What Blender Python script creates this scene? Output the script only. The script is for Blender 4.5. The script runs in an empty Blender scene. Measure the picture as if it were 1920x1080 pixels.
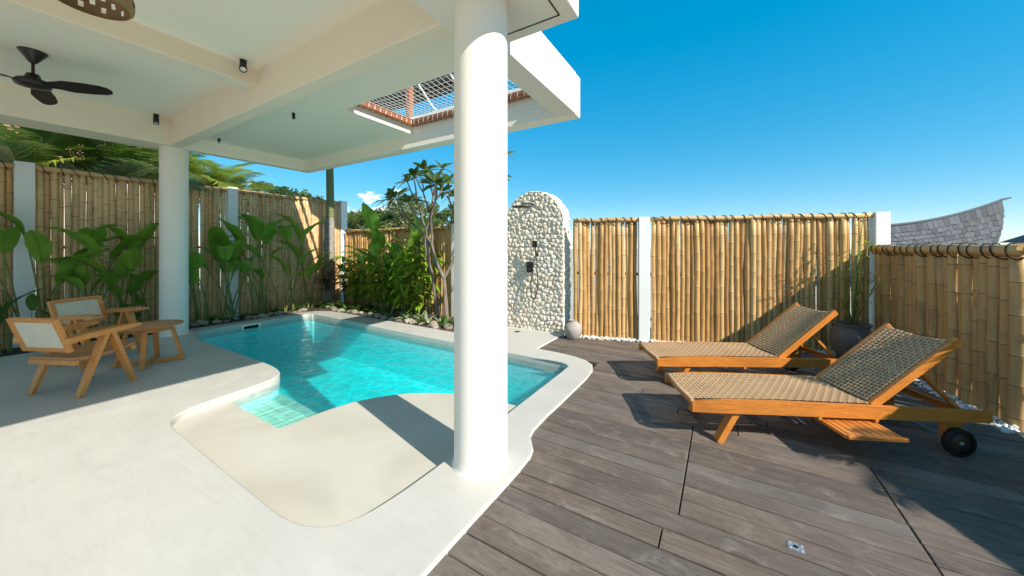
import bpy, bmesh, math, random
from mathutils import Vector, Matrix, noise
random.seed(7)
R = math.radians
scene = bpy.context.scene
COL = scene.collection

# ---------------------------------------------------------------- camera, sky, sun, exposure
cam_d = bpy.data.cameras.new('camera'); cam = bpy.data.objects.new('camera', cam_d); COL.objects.link(cam)
cam.location = (0, 0, 1.5); cam.rotation_euler = (R(90), 0, R(31.3))
cam_d.sensor_width = 36; cam_d.lens = 650 / 1920 * 36; cam_d.shift_y = -(540 - 464) / 1920
cam_d.clip_start = 0.02; cam_d.clip_end = 3000
scene.camera = cam
SUN_EL, SUN_AZ = R(36.3), math.atan2(.972, -.234)
w = bpy.data.worlds.new('World'); scene.world = w; w.use_nodes = True
wn, wl = w.node_tree.nodes, w.node_tree.links
bg = wn['Background']
sky = wn.new('ShaderNodeTexSky'); sky.sky_type = 'NISHITA'; sky.sun_disc = False
sky.sun_elevation = SUN_EL; sky.sun_rotation = SUN_AZ; sky.altitude = 600
sky.air_density = .75; sky.dust_density = 0.05; sky.ozone_density = 2.4
hs = wn.new('ShaderNodeHueSaturation'); hs.inputs['Saturation'].default_value = 2.4; hs.inputs['Hue'].default_value = .484
gm_ = wn.new('ShaderNodeGamma'); gm_.inputs[1].default_value = .43; wl.new(sky.outputs[0], gm_.inputs[0]); wl.new(gm_.outputs[0], hs.inputs['Color'])
# low fair-weather cumulus along the horizon
tc = wn.new('ShaderNodeTexCoord'); sep = wn.new('ShaderNodeSeparateXYZ'); wl.new(tc.outputs['Generated'], sep.inputs[0])
mp = wn.new('ShaderNodeMapping'); mp.inputs['Scale'].default_value = (3.2, 3.2, 8.0); mp.inputs['Location'].default_value = (.35, .1, 0)
wl.new(tc.outputs['Generated'], mp.inputs[0])
nz = wn.new('ShaderNodeTexNoise'); nz.inputs['Scale'].default_value = 5.0; nz.inputs['Detail'].default_value = 9; nz.inputs['Roughness'].default_value = .58
wl.new(mp.outputs[0], nz.inputs['Vector'])
def wm(op, a, b=None, c=None):
    m_ = wn.new('ShaderNodeMath'); m_.operation = op
    for i_, v_ in enumerate((a, b, c)):
        if v_ is None: continue
        if isinstance(v_, (int, float)): m_.inputs[i_].default_value = v_
        else: wl.new(v_, m_.inputs[i_])
    return m_.outputs[0]
az = wm('ARCTAN2', sep.outputs['Y'], sep.outputs['X'])
lobe = wm('SUBTRACT', wm('COSINE', wm('MULTIPLY', wm('SUBTRACT', az, math.atan2(.61, -.78)), 3.)), 1.)       # three clouds round the horizon
elev = wm('ABSOLUTE', wm('SUBTRACT', sep.outputs['Z'], .075))
cv = wm('MULTIPLY_ADD', lobe, 7., wm('MULTIPLY_ADD', elev, -3.2, nz.outputs['Fac']))
cr = wn.new('ShaderNodeMapRange'); cr.inputs['From Min'].default_value = .27; cr.inputs['From Max'].default_value = .44; cr.clamp = True
wl.new(cv, cr.inputs['Value'])
cm = wn.new('ShaderNodeMix'); cm.data_type = 'RGBA'; cm.inputs['B'].default_value = (3.6, 3.75, 3.95, 1)
wl.new(cr.outputs[0], cm.inputs['Factor']); wl.new(hs.outputs[0], cm.inputs['A'])
wl.new(cm.outputs['Result'], bg.inputs['Color'])
bg.inputs['Strength'].default_value = 0.125
sun_d = bpy.data.lights.new('sun', 'SUN'); sun_d.energy = 2.05; sun_d.angle = R(.5); sun_d.color = (1, .925, .81)
sun = bpy.data.objects.new('sun', sun_d); COL.objects.link(sun)
sun.rotation_euler = Vector((-.972 * math.cos(SUN_EL), .234 * math.cos(SUN_EL), -math.sin(SUN_EL))).to_track_quat('-Z', 'Y').to_euler()
sun.location = (20, -5, 15)
vs = scene.view_settings; vs.view_transform = 'Standard'; vs.look = 'None'; vs.gamma = 1; vs.exposure = 1.88; vs.use_curve_mapping = False
cy = scene.cycles; cy.max_bounces = 10; cy.diffuse_bounces = 6; cy.glossy_bounces = 4; cy.transmission_bounces = 4; cy.transparent_max_bounces = 16
cy.volume_bounces = 1; cy.use_denoising = True; cy.sample_clamp_indirect = 6

# ---------------------------------------------------------------- materials
def sock(n, k): return n.inputs[k]
class Mat:
    def __init__(s, name, rough=.6, spec=.3):
        s.m = bpy.data.materials.new(name); s.m.use_nodes = True
        s.n, s.l = s.m.node_tree.nodes, s.m.node_tree.links
        s.b = s.n['Principled BSDF']; s.b.inputs['Roughness'].default_value = rough; s.b.inputs['Specular IOR Level'].default_value = spec
        s.t = s.n.new('ShaderNodeTexCoord'); s.oi = None
    def vec(s, scale, rnd=True, space='Object'):
        mp = s.n.new('ShaderNodeMapping'); mp.inputs['Scale'].default_value = scale
        s.l.new(s.t.outputs[space], mp.inputs[0])
        if rnd:
            c = s.n.new('ShaderNodeMath'); c.operation = 'MULTIPLY'; c.inputs[1].default_value = 57.
            s.l.new(s.rand(), c.inputs[0])
            a = s.n.new('ShaderNodeVectorMath'); a.operation = 'ADD'
            s.l.new(mp.outputs[0], a.inputs[0]); s.l.new(c.outputs[0], a.inputs[1]); return a.outputs[0]
        return mp.outputs[0]
    def rand(s):
        if not s.oi: s.oi = s.n.new('ShaderNodeObjectInfo')
        return s.oi.outputs['Random']
    def noise(s, scale, detail=4, rough=.55, vec=(1, 1, 1), rnd=False, dist=0., space='Object'):
        t = s.n.new('ShaderNodeTexNoise'); t.inputs['Scale'].default_value = scale; t.inputs['Detail'].default_value = detail
        t.inputs['Roughness'].default_value = rough; t.inputs['Distortion'].default_value = dist
        s.l.new(s.vec(vec, rnd, space), t.inputs['Vector']); return t.outputs['Fac']
    def ramp(s, fac, stops):
        r = s.n.new('ShaderNodeValToRGB'); e = r.color_ramp.elements
        while len(e) < len(stops): e.new(.5)
        for k, (p, c) in enumerate(stops): e[k].position = p; e[k].color = (*c, 1)
        s.l.new(fac, r.inputs[0]); return r.outputs[0]
    def mix(s, fac, a, b, mode='MIX'):
        m = s.n.new('ShaderNodeMix'); m.data_type = 'RGBA'; m.blend_type = mode
        for k, v in (('Factor', fac), ('A', a), ('B', b)):
            if isinstance(v, (int, float)): m.inputs[k].default_value = v
            elif isinstance(v, tuple): m.inputs[k].default_value = (*v, 1)
            else: s.l.new(v, m.inputs[k])
        return m.outputs['Result']
    def rng(s, v, a, b, c, d):
        m = s.n.new('ShaderNodeMapRange')
        for i, x in enumerate((a, b, c, d)): m.inputs[i + 1].default_value = x
        s.l.new(v, m.inputs[0]); return m.outputs[0]
    def col(s, c):
        if isinstance(c, tuple): s.b.inputs['Base Color'].default_value = (*c, 1)
        else: s.l.new(c, s.b.inputs['Base Color'])
        return s
    def bump(s, h, strength=.3, dist=.01):
        b = s.n.new('ShaderNodeBump'); b.inputs['Strength'].default_value = strength; b.inputs['Distance'].default_value = dist
        s.l.new(h, b.inputs['Height']); s.l.new(b.outputs[0], s.b.inputs['Normal']); return s
    def rough(s, v): s.l.new(v, s.b.inputs['Roughness']); return s

def plaster(name, c1, c2, rough=.7, sc=1.3, spec=.25, bump=.15):
    m = Mat(name, rough, spec); f = m.noise(sc, 6, .6, space='Object'); g = m.noise(38, 4, .6)
    m.col(m.mix(m.rng(g, .3, .7, 0, .22), m.ramp(f, [(.3, c1), (.7, c2)]), tuple(x * .86 for x in c1)))
    m.bump(m.noise(60, 5, .65), bump, .004); return m.m
M = {}
M['white'] = plaster('white_render', (.80, .75, .665), (.84, .79, .71))
M['ceiling'] = plaster('ceiling_paint', (.92, .86, .735), (.93, .875, .76), .75, .7)
M['beam'] = plaster('beam_paint', (.84, .745, .60), (.87, .775, .64), .75, .7)
M['post'] = plaster('post_paint', (.74, .75, .73), (.80, .80, .78), .7, 2.)
def cement():
    m = Mat('micro_cement', .42, .4); a = m.noise(.55, 7, .62, dist=.6); b = m.noise(2.6, 6, .65, dist=1.2); c = m.noise(22, 4, .6)
    col = m.ramp(a, [(.28, (.45, .43, .39)), (.5, (.495, .48, .442)), (.72, (.53, .518, .483))])
    col = m.mix(m.rng(b, .42, .75, 0, .5), col, (.57, .542, .495)); col = m.mix(m.rng(b, .2, .42, .30, 0), col, (.47, .45, .40))
    col = m.mix(m.rng(c, .62, .8, 0, .25), col, (.50, .47, .42))
    m.col(col); m.rough(m.rng(b, .3, .7, .34, .55)); st = m.noise(3.2, 6, .62, (1, 5.5, 1), False, 1.6); col = m.mix(m.rng(st, .50, .74, 0, .38), col, (.42, .395, .35)); col = m.mix(m.rng(st, .24, .44, .25, 0), col, (.60, .585, .548)); m.col(col); m.bump(st, .06, .012); return m.m
M['cement'] = cement()
def ledge():
    m = Mat('ledge_cement', .5, .3); a = m.noise(1.1, 7, .6, dist=.8); c = m.noise(24, 4, .6)
    col = m.ramp(a, [(.3, (.45, .42, .35)), (.55, (.51, .485, .42)), (.75, (.55, .53, .475))])
    m.col(m.mix(m.rng(c, .6, .8, 0, .2), col, (.42, .38, .29))); m.bump(c, .06, .004); return m.m
M['ledge'] = ledge()
def poolm():
    m = Mat('pool_plaster', .5, .2); a = m.noise(1.4, 6, .6); b = m.noise(8, 4, .5)
    m.col(m.mix(m.rng(b, .3, .7, 0, .4), m.ramp(a, [(.3, (.50, .86, .92)), (.7, (.58, .90, .94))]), (.62, .91, .94))); return m.m
M['pool'] = poolm()
M['tile'] = plaster('pool_tile', (.58, .70, .60), (.70, .76, .64), .4, 9)
M['grout'] = plaster('pool_grout', (.36, .48, .42), (.42, .52, .46), .7, 9)
def water():
    mt = bpy.data.materials.new('pool_water'); mt.use_nodes = True; n, l = mt.node_tree.nodes, mt.node_tree.links
    n.remove(n['Principled BSDF']); out = n['Material Output']
    tc = n.new('ShaderNodeTexCoord'); mp = n.new('ShaderNodeMapping'); mp.inputs['Scale'].default_value = (1, 1, 1); l.new(tc.outputs['Object'], mp.inputs[0])
    h = None
    for sc, st in ((3.2, 1.), (9.5, .5), (23, .16)):
        t = n.new('ShaderNodeTexNoise'); t.inputs['Scale'].default_value = sc; t.inputs['Detail'].default_value = 3; t.inputs['Distortion'].default_value = .7
        l.new(mp.outputs[0], t.inputs[0]); k = n.new('ShaderNodeMath'); k.operation = 'MULTIPLY_ADD'; k.inputs[1].default_value = st
        l.new(t.outputs['Fac'], k.inputs[0])
        if h: l.new(h, k.inputs[2])
        else: k.inputs[2].default_value = 0
        h = k.outputs[0]
    bp = n.new('ShaderNodeBump'); bp.inputs['Strength'].default_value = .55; bp.inputs['Distance'].default_value = .07; l.new(h, bp.inputs['Height'])
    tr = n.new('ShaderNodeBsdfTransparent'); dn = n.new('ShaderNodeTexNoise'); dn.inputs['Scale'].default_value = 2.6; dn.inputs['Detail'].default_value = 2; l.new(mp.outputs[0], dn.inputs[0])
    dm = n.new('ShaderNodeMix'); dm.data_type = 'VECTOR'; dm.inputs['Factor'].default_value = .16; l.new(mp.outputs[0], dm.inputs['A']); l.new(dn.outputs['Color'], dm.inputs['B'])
    vo = n.new('ShaderNodeTexVoronoi'); vo.feature = 'DISTANCE_TO_EDGE'; vo.inputs['Scale'].default_value = 6.5; l.new(dm.outputs['Result'], vo.inputs['Vector'])  # cell-edge web in the transparent tint stands in for caustic light ripples
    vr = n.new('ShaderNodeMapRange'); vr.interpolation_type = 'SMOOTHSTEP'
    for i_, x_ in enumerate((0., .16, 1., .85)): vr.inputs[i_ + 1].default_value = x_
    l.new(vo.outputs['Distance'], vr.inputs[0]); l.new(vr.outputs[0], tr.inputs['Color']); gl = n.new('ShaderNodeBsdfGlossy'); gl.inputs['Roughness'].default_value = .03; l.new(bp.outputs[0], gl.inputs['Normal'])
    fr = n.new('ShaderNodeFresnel'); fr.inputs['IOR'].default_value = 1.33; l.new(bp.outputs[0], fr.inputs['Normal'])
    ge = n.new('ShaderNodeNewGeometry'); bk = n.new('ShaderNodeMath'); bk.operation = 'SUBTRACT'; bk.inputs[0].default_value = 1; l.new(ge.outputs['Backfacing'], bk.inputs[1])
    fm = n.new('ShaderNodeMath'); fm.operation = 'MULTIPLY'; l.new(fr.outputs[0], fm.inputs[0]); l.new(bk.outputs[0], fm.inputs[1])
    mx = n.new('ShaderNodeMixShader'); l.new(fm.outputs[0], mx.inputs[0]); l.new(tr.outputs[0], mx.inputs[1]); l.new(gl.outputs[0], mx.inputs[2]); l.new(mx.outputs[0], out.inputs['Surface'])
    va = n.new('ShaderNodeVolumeAbsorption'); va.inputs['Color'].default_value = (0, .98, .987, 1); va.inputs['Density'].default_value = 1.35; vsc = n.new('ShaderNodeVolumeScatter'); vsc.inputs['Color'].default_value = (.35, .95, 1, 1); vsc.inputs['Density'].default_value = .22; vsc.inputs['Anisotropy'].default_value = .5
    ash = n.new('ShaderNodeAddShader'); l.new(va.outputs[0], ash.inputs[0]); l.new(vsc.outputs[0], ash.inputs[1]); l.new(ash.outputs[0], out.inputs['Volume'])
    return mt
M['water'] = water()
def deck():
    m = Mat('weathered_deck_wood', .62, .3); g = m.noise(3.5, 9, .72, (.7, 24, 24), True, .5); b = m.noise(1.1, 6, .65, (1, 1.8, 1), True, .9); f = m.noise(7, 8, .75, (.5, 46, 46), True, .3); bl = m.noise(4.2, 7, .72, (1, 1.5, 1), True, 1.2); sp = m.noise(26, 5, .7, (1, 1.6, 1), True, .5)
    base = m.ramp(m.rand(), [(0, (.082, .064, .053)), (.16, (.135, .104, .084)), (.32, (.200, .152, .120)), (.46, (.105, .088, .078)), (.6, (.225, .185, .155)), (.74, (.150, .110, .084)), (.88, (.185, .165, .148)), (1, (.120, .092, .076))])
    col = m.mix(m.rng(g, .36, .68, 0, .70), base, (.27, .225, .185)); col = m.mix(m.rng(b, .42, .7, 0, .75), col, (.085, .070, .060)); col = m.mix(m.rng(f, .48, .64, 0, .85), col, (.040, .030, .024))
    col = m.mix(m.rng(bl, .54, .70, 0, .5), col, (.30, .265, .232)); col = m.mix(m.rng(bl, .30, .44, .6, 0), col, (.095, .066, .050)); col = m.mix(m.rng(sp, .58, .72, 0, .5), col, (.065, .052, .044))
    m.col(col); m.rough(m.rng(b, .3, .7, .48, .78)); m.bump(f, .7, .007); return m.m
M['deck'] = deck()
M['dark'] = plaster('shadow_gap', (.012, .011, .010), (.02, .018, .016), .9, 3)
def bamboo(name, stops, patch):
    m = Mat(name, .48, .35); st = m.noise(5, 6, .65, (26, 26, 1.0), True); pt = m.noise(3.2, 6, .7, (1, 1, .7), True, .6); sp = m.noise(38, 4, .6, (1, 1, .5), True)
    base = m.ramp(m.rand(), stops)
    col = m.mix(m.rng(st, .4, .75, 0, .5), base, tuple(x * .62 for x in stops[0][1])); col = m.mix(m.rng(pt, .52, .74, 0, .62), col, patch)
    col = m.mix(m.rng(sp, .62, .75, 0, .35), col, tuple(x * .5 for x in patch)); m.col(col); m.bump(st, .2, .004); return m.m
M['bam_warm'] = bamboo('bamboo_golden', [(0, (.40, .21, .07)), (.2, (.56, .32, .115)), (.5, (.68, .42, .165)), (.8, (.72, .48, .215)), (1, (.46, .25, .09))], (.33, .18, .07))
M['bam_old'] = bamboo('bamboo_aged', [(0, (.58, .355, .16)), (.4, (.73, .485, .24)), (.75, (.79, .55, .30)), (1, (.64, .39, .18))], (.30, .19, .095))
M['bam_near'] = bamboo('bamboo_mottled', [(0, (.44, .265, .105)), (.5, (.57, .36, .155)), (1, (.49, .315, .14))], (.19, .12, .055))
M['node'] = plaster('bamboo_node', (.20, .115, .05), (.30, .19, .09), .6, 20)
M['cord'] = plaster('dark_cord', (.022, .017, .014), (.05, .035, .028), .8, 30)
M['rope'] = plaster('white_rope', (.70, .67, .60), (.78, .75, .69), .8, 40)
def teak(name, c1, c2, c3, rough=.42):
    m = Mat(name, rough, .4); g = m.noise(3.5, 7, .65, (2.2, 22, 22), True, .8); k = m.noise(1.3, 4, .6, (1, 1.6, 1.6), True)
    col = m.ramp(g, [(.3, c1), (.52, c2), (.72, c3)]); m.col(m.mix(m.rng(k, .55, .75, 0, .5), col, tuple(x * .55 for x in c1))); m.bump(g, .1, .003); return m.m
M['teak'] = teak('oiled_teak', (.40, .125, .020), (.55, .19, .030), (.63, .25, .05))
M['teak2'] = teak('chair_teak', (.58, .215, .05), (.70, .285, .075), (.76, .345, .105), .5)
M['hub'] = teak('dark_hub_wood', (.04, .018, .010), (.06, .028, .015), (.08, .04, .02), .6)
M['seat'] = teak('seat_board', (.42, .19, .075), (.50, .235, .10), (.55, .27, .12), .5)
M['redwood'] = teak('net_beam_wood', (.24, .085, .04), (.32, .12, .055), (.38, .16, .075), .6)
def wick(name, c1, c2):
    m = Mat(name, .55, .35); g = m.noise(90, 3, .6); h = m.noise(4, 4, .6)
    m.col(m.mix(m.rng(h, .3, .7, 0, .5), m.ramp(g, [(.3, c1), (.7, c2)]), tuple(x * .8 for x in c1))); return m.m
M['wicker'] = wick('synthetic_wicker', (.42, .265, .14), (.57, .39, .225))
M['cane'] = wick('natural_cane', (.80, .69, .52), (.90, .81, .65))
M['black'] = plaster('matt_black_metal', (.014, .013, .012), (.022, .02, .019), .42, 20, .4, .03)
M['fan'] = plaster('fan_black', (.018, .014, .013), (.026, .022, .02), .35, 20, .4, .02)
M['tyre'] = plaster('rubber', (.012, .010, .009), (.02, .016, .014), .7, 20)
M['steel'] = plaster('galvanised_plate', (.12, .16, .20), (.24, .29, .34), .4, 30, .5)
def lensm():
    m = Mat('lamp_glass', .2, .5); m.col((.85, .80, .72)); return m.m
M['lens'] = lensm()
def stone(name, stops, dark):
    m = Mat(name, .85, .15); a = m.noise(7, 6, .65, (1, 1, 1), True); c = m.noise(40, 5, .65, (1, 1, 1), True)
    col = m.mix(m.rng(a, .35, .75, 0, .5), m.ramp(m.rand(), stops), dark); m.col(m.mix(m.rng(c, .55, .75, 0, .4), col, tuple(x * .7 for x in dark))); m.bump(c, .5, .012); return m.m
M['stone'] = stone('limestone', [(0, (.62, .54, .43)), (.3, (.74, .68, .58)), (.6, (.80, .755, .67)), (1, (.69, .60, .48))], (.58, .50, .40))
M['mortar'] = plaster('mortar', (.52, .465, .385), (.62, .56, .475), .9, 12)
M['wgravel'] = stone('white_pebble', [(0, (.62, .60, .56)), (1, (.78, .76, .72))], (.55, .52, .48))
M['dgravel'] = stone('grey_gravel', [(0, (.07, .065, .065)), (1, (.15, .14, .135))], (.05, .046, .045))
M['rock'] = stone('bed_rock', [(0, (.26, .21, .17)), (.5, (.38, .32, .26)), (1, (.46, .40, .32))], (.18, .14, .11))
M['soil'] = plaster('bed_soil', (.045, .034, .026), (.085, .066, .05), .95, 14)
M['ground'] = plaster('pale_bounce_ground', (.40, .355, .28), (.52, .47, .385), .95, .6)  # ground colour made pale to bounce sunlight under the roof
M['clay_pale'] = plaster('pale_clay', (.33, .295, .26), (.42, .385, .345), .85, 5)
M['clay_dark'] = plaster('dark_clay', (.13, .10, .085), (.20, .155, .13), .8, 5)
def leafm(name, c1, c2, tr=.35, rough=.33):
    m = Mat(name, rough, .5); f = m.noise(6, 4, .6, (1, 1, 1), True)
    base = m.mix(m.rand(), c1, c2); base = m.mix(m.rng(f, .35, .7, 0, .4), base, tuple(x * .7 for x in c1)); m.col(base)
    t = m.n.new('ShaderNodeBsdfTranslucent'); m.l.new(m.mix(.6, base, (.30, .42, .04), 'MIX'), t.inputs[0])
    mx = m.n.new('ShaderNodeMixShader'); mx.inputs[0].default_value = tr; m.l.new(m.b.outputs[0], mx.inputs[1]); m.l.new(t.outputs[0], mx.inputs[2]); m.l.new(mx.outputs[0], m.n['Material Output'].inputs[0]); return m.m
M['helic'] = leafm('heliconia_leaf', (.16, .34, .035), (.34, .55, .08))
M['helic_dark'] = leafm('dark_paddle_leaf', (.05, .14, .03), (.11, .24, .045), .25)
M['ginger'] = leafm('ginger_leaf', (.18, .34, .03), (.36, .50, .05), .45)
M['palm_dark'] = leafm('palm_leaf_green', (.05, .12, .035), (.10, .19, .05), .3)
M['palm_sunlit'] = leafm('palm_leaf_sunlit', (.22, .32, .04), (.42, .46, .08), .45)  # yellow of sunlit fronds is put into the leaf colour
M['plum'] = leafm('plumeria_leaf', (.05, .10, .025), (.12, .18, .045), .25)
M['fern'] = leafm('ground_fern', (.05, .13, .02), (.13, .24, .04), .3)
M['silver'] = leafm('silver_strap_leaf', (.17, .23, .13), (.30, .36, .22), .2)
M['cordy'] = leafm('cordyline_leaf', (.13, .045, .045), (.26, .11, .095), .25)
M['tree'] = leafm('tree_leaf', (.06, .10, .025), (.15, .19, .05), .3)
M['tree_pale'] = leafm('tree_leaf_pale', (.11, .16, .05), (.20, .23, .09), .3)
M['stalk'] = plaster('green_stalk', (.16, .20, .05), (.22, .24, .07), .5, 8)
def bark(name, c1, c2, ring=0):
    m = Mat(name, .85, .15); a = m.noise(6, 6, .65, (1, 1, .35 if not ring else 5)); m.col(m.ramp(a, [(.35, c1), (.65, c2)])); m.bump(a, .4, .015); return m.m
M['bark'] = bark('grey_bark', (.13, .105, .082), (.27, .225, .18))
M['palmbark'] = bark('ringed_palm_bark', (.17, .145, .12), (.34, .30, .25), 1)
M['crownshaft'] = bark('green_crownshaft', (.13, .15, .06), (.22, .23, .10), 1)
def shingle():
    m = Mat('grey_wood_shingle', .75, .3); g = m.noise(5, 5, .6, (14, 3, 3), True)
    base = m.ramp(m.rand(), [(0, (.050, .056, .064)), (.4, (.085, .094, .108)), (.75, (.120, .130, .146)), (1, (.066, .073, .083))]); m.col(m.mix(m.rng(g, .35, .7, 0, .5), base, (.042, .044, .050))); return m.m
M['shingle'] = shingle()
M['redroof'] = plaster('pink_roof_sheet', (.50, .22, .17), (.60, .30, .24), .6, 3)
M['housewall'] = plaster('neighbour_wall', (.45, .37, .30), (.52, .44, .36), .8, 2)
M['lampshade'] = plaster('carved_gourd', (.25, .165, .08), (.36, .25, .13), .6, 9)
M['metalpole'] = plaster('grey_pole', (.30, .31, .31), (.38, .38, .38), .5, 4)

# ---------------------------------------------------------------- mesh helpers
class MB:
    def __init__(s): s.v = []; s.f = []; s.mi = []; s.sm = []
    def add(s, verts, faces, mi=0, sm=False):
        o = len(s.v); s.v += [tuple(v) for v in verts]; s.f += [tuple(i + o for i in f) for f in faces]; s.mi += [mi] * len(faces); s.sm += [sm] * len(faces); return s
    def box(s, x0, x1, y0, y1, z0, z1, mi=0):
        v = [(x, y, z) for z in (z0, z1) for x, y in ((x0, y0), (x1, y0), (x1, y1), (x0, y1))]
        return s.add(v, [(3, 2, 1, 0), (4, 5, 6, 7), (0, 1, 5, 4), (1, 2, 6, 5), (2, 3, 7, 6), (3, 0, 4, 7)], mi)
    def bbox(s, x0, x1, y0, y1, z0, z1, b=.006, mi=0):           # box with chamfered edges
        bm = bmesh.new(); bmesh.ops.create_cube(bm, size=1)
        for v in bm.verts: v.co = Vector(((x0 + x1) / 2 + v.co.x * (x1 - x0), (y0 + y1) / 2 + v.co.y * (y1 - y0), (z0 + z1) / 2 + v.co.z * (z1 - z0)))
        bmesh.ops.bevel(bm, geom=list(bm.edges), offset=b, segments=2, affect='EDGES', profile=.5)
        bm.verts.index_update(); s.add([v.co for v in bm.verts], [[v.index for v in f.verts] for f in bm.faces], mi); bm.free(); return s
    def bar(s, a, b, wdt, hgt, up=(0, 0, 1), mi=0, w2=None, h2=None):   # rectangular bar, optionally tapered
        a, b = Vector(a), Vector(b); d = (b - a).normalized(); u = Vector(up); x = d.cross(u)
        x = x.normalized() if x.length > 1e-4 else Vector((1, 0, 0)); y = x.cross(d).normalized(); w2 = w2 or wdt; h2 = h2 or hgt
        v = []
        for p, ww, hh in ((a, wdt, hgt), (b, w2, h2)): v += [p + x * sx * ww / 2 + y * sy * hh / 2 for sx, sy in ((-1, -1), (1, -1), (1, 1), (-1, 1))]
        return s.add(v, [(3, 2, 1, 0), (4, 5, 6, 7), (0, 1, 5, 4), (1, 2, 6, 5), (2, 3, 7, 6), (3, 0, 4, 7)], mi)
    def tube(s, pts, r, n=6, mi=0, caps=True, sm=True):
        pts = [Vector(p) for p in pts]; k = len(pts); rr = r if isinstance(r, (list, tuple)) else [r] * k
        v = []; x = None
        for i, p in enumerate(pts):
            d = (pts[min(i + 1, k - 1)] - pts[max(i - 1, 0)]); d = d.normalized() if d.length > 1e-9 else Vector((0, 0, 1))
            if x is None: x = d.orthogonal().normalized()
            else: x = (x - d * x.dot(d)); x = x.normalized() if x.length > 1e-6 else d.orthogonal().normalized()
            y = d.cross(x)
            v += [p + (x * math.cos(2 * math.pi * j / n) + y * math.sin(2 * math.pi * j / n)) * rr[i] for j in range(n)]
        f = [(i * n + j, i * n + (j + 1) % n, (i + 1) * n + (j + 1) % n, (i + 1) * n + j) for i in range(k - 1) for j in range(n)]
        s.add(v, f, mi, sm)
        if caps:
            o = len(s.v) - len(v); s.f += [tuple(o + j for j in reversed(range(n))), tuple(o + (k - 1) * n + j for j in range(n))]; s.mi += [mi] * 2; s.sm += [False] * 2
        return s
    def lathe(s, prof, n=24, mi=0, c=(0, 0, 0), sm=True, skip=None):
        v = [(c[0] + r * math.cos(2 * math.pi * j / n), c[1] + r * math.sin(2 * math.pi * j / n), c[2] + z) for r, z in prof for j in range(n)]
        f = [(i * n + j, i * n + (j + 1) % n, (i + 1) * n + (j + 1) % n, (i + 1) * n + j) for i in range(len(prof) - 1) for j in range(n) if not (skip and skip(i, j))]
        return s.add(v, f, mi, sm)
    def prism(s, poly, z0, z1, mi=0):
        n = len(poly); v = [(x, y, z0) for x, y in poly] + [(x, y, z1) for x, y in poly]
        return s.add(v, [tuple(range(n, 2 * n)), tuple(reversed(range(n)))] + [(i, (i + 1) % n, n + (i + 1) % n, n + i) for i in range(n)], mi)
    def mesh(s, name, mats):
        me = bpy.data.meshes.new(name); me.from_pydata(s.v, [], s.f)
        for m in (mats if isinstance(mats, (list, tuple)) else [mats]): me.materials.append(M[m] if isinstance(m, str) else m)
        me.polygons.foreach_set('material_index', s.mi); me.polygons.foreach_set('use_smooth', s.sm); me.update(); return me
def link(name, me, parent=None, loc=None, rot=None, scale=None):
    o = bpy.data.objects.new(name, me); COL.objects.link(o)
    if parent: o.parent = parent
    if loc is not None: o.location = loc
    if rot is not None: o.rotation_euler = rot
    if scale is not None: o.scale = scale if isinstance(scale, (tuple, list, Vector)) else (scale,) * 3
    return o
def tag(o, label=None, cat=None, group=None, kind=None):
    for k, v in (('label', label), ('category', cat), ('group', group), ('kind', kind)):
        if v: o[k] = v
    return o
def thing(name, label, cat, loc=(0, 0, 0), rz=0., group=None):
    o = link(name, None, None, loc, (0, 0, rz)); o.empty_display_size = .1; return tag(o, label, cat, group)
def part(name, mb, mats, parent, world=False, kind=None):
    if world and parent is not None:                                       # vertices given in world space
        mi = (Matrix.Translation(parent.location) @ parent.rotation_euler.to_matrix().to_4x4()).inverted()
        mb.v = [tuple(mi @ Vector(v)) for v in mb.v]
    o = link(name, mb.mesh(name, mats), parent)
    if kind: o['kind'] = kind
    return o
def smooth(pts, n=6, closed=True):                                         # Catmull-Rom
    out = []; k = len(pts)
    for i in range(k if closed else k - 1):
        p = [Vector(pts[(i + d) % k] if closed else pts[max(0, min(k - 1, i + d))]) for d in (-1, 0, 1, 2)]
        for j in range(n):
            t = j / n; out.append(.5 * ((2 * p[1]) + (p[2] - p[0]) * t + (2 * p[0] - 5 * p[1] + 4 * p[2] - p[3]) * t * t + (3 * p[1] - p[0] - 3 * p[2] + p[3]) * t ** 3))
    if not closed: out.append(Vector(pts[-1]))
    return [tuple(q) for q in out]
def fillet(pts, rad, n=8):                                                 # polygon with rounded corners (radius per corner)
    out = []; k = len(pts)
    for i in range(k):
        p, a, b = Vector(pts[i]), Vector(pts[i - 1]), Vector(pts[(i + 1) % k]); r = rad[i] if isinstance(rad, (list, tuple)) else rad
        if r <= 0: out.append(tuple(p)); continue
        da, db = (a - p), (b - p); t = min(r, da.length * .5, db.length * .5); A, B = p + da.normalized() * t, p + db.normalized() * t
        for j in range(n + 1):
            u = j / n; out.append(tuple(A * (1 - u) ** 2 + p * 2 * u * (1 - u) + B * u * u))
    return out
def grow(poly, d):                                                         # offset outwards (ccw polygon)
    k = len(poly); a = sum(poly[i][0] * poly[(i + 1) % k][1] - poly[(i + 1) % k][0] * poly[i][1] for i in range(k)); s = 1 if a > 0 else -1
    out = []
    for i in range(k):
        p, q = Vector(poly[i - 1]), Vector(poly[(i + 1) % k]); t = (q - p).normalized(); out.append((poly[i][0] + t.y * d * s, poly[i][1] - t.x * d * s))
    return out
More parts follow.
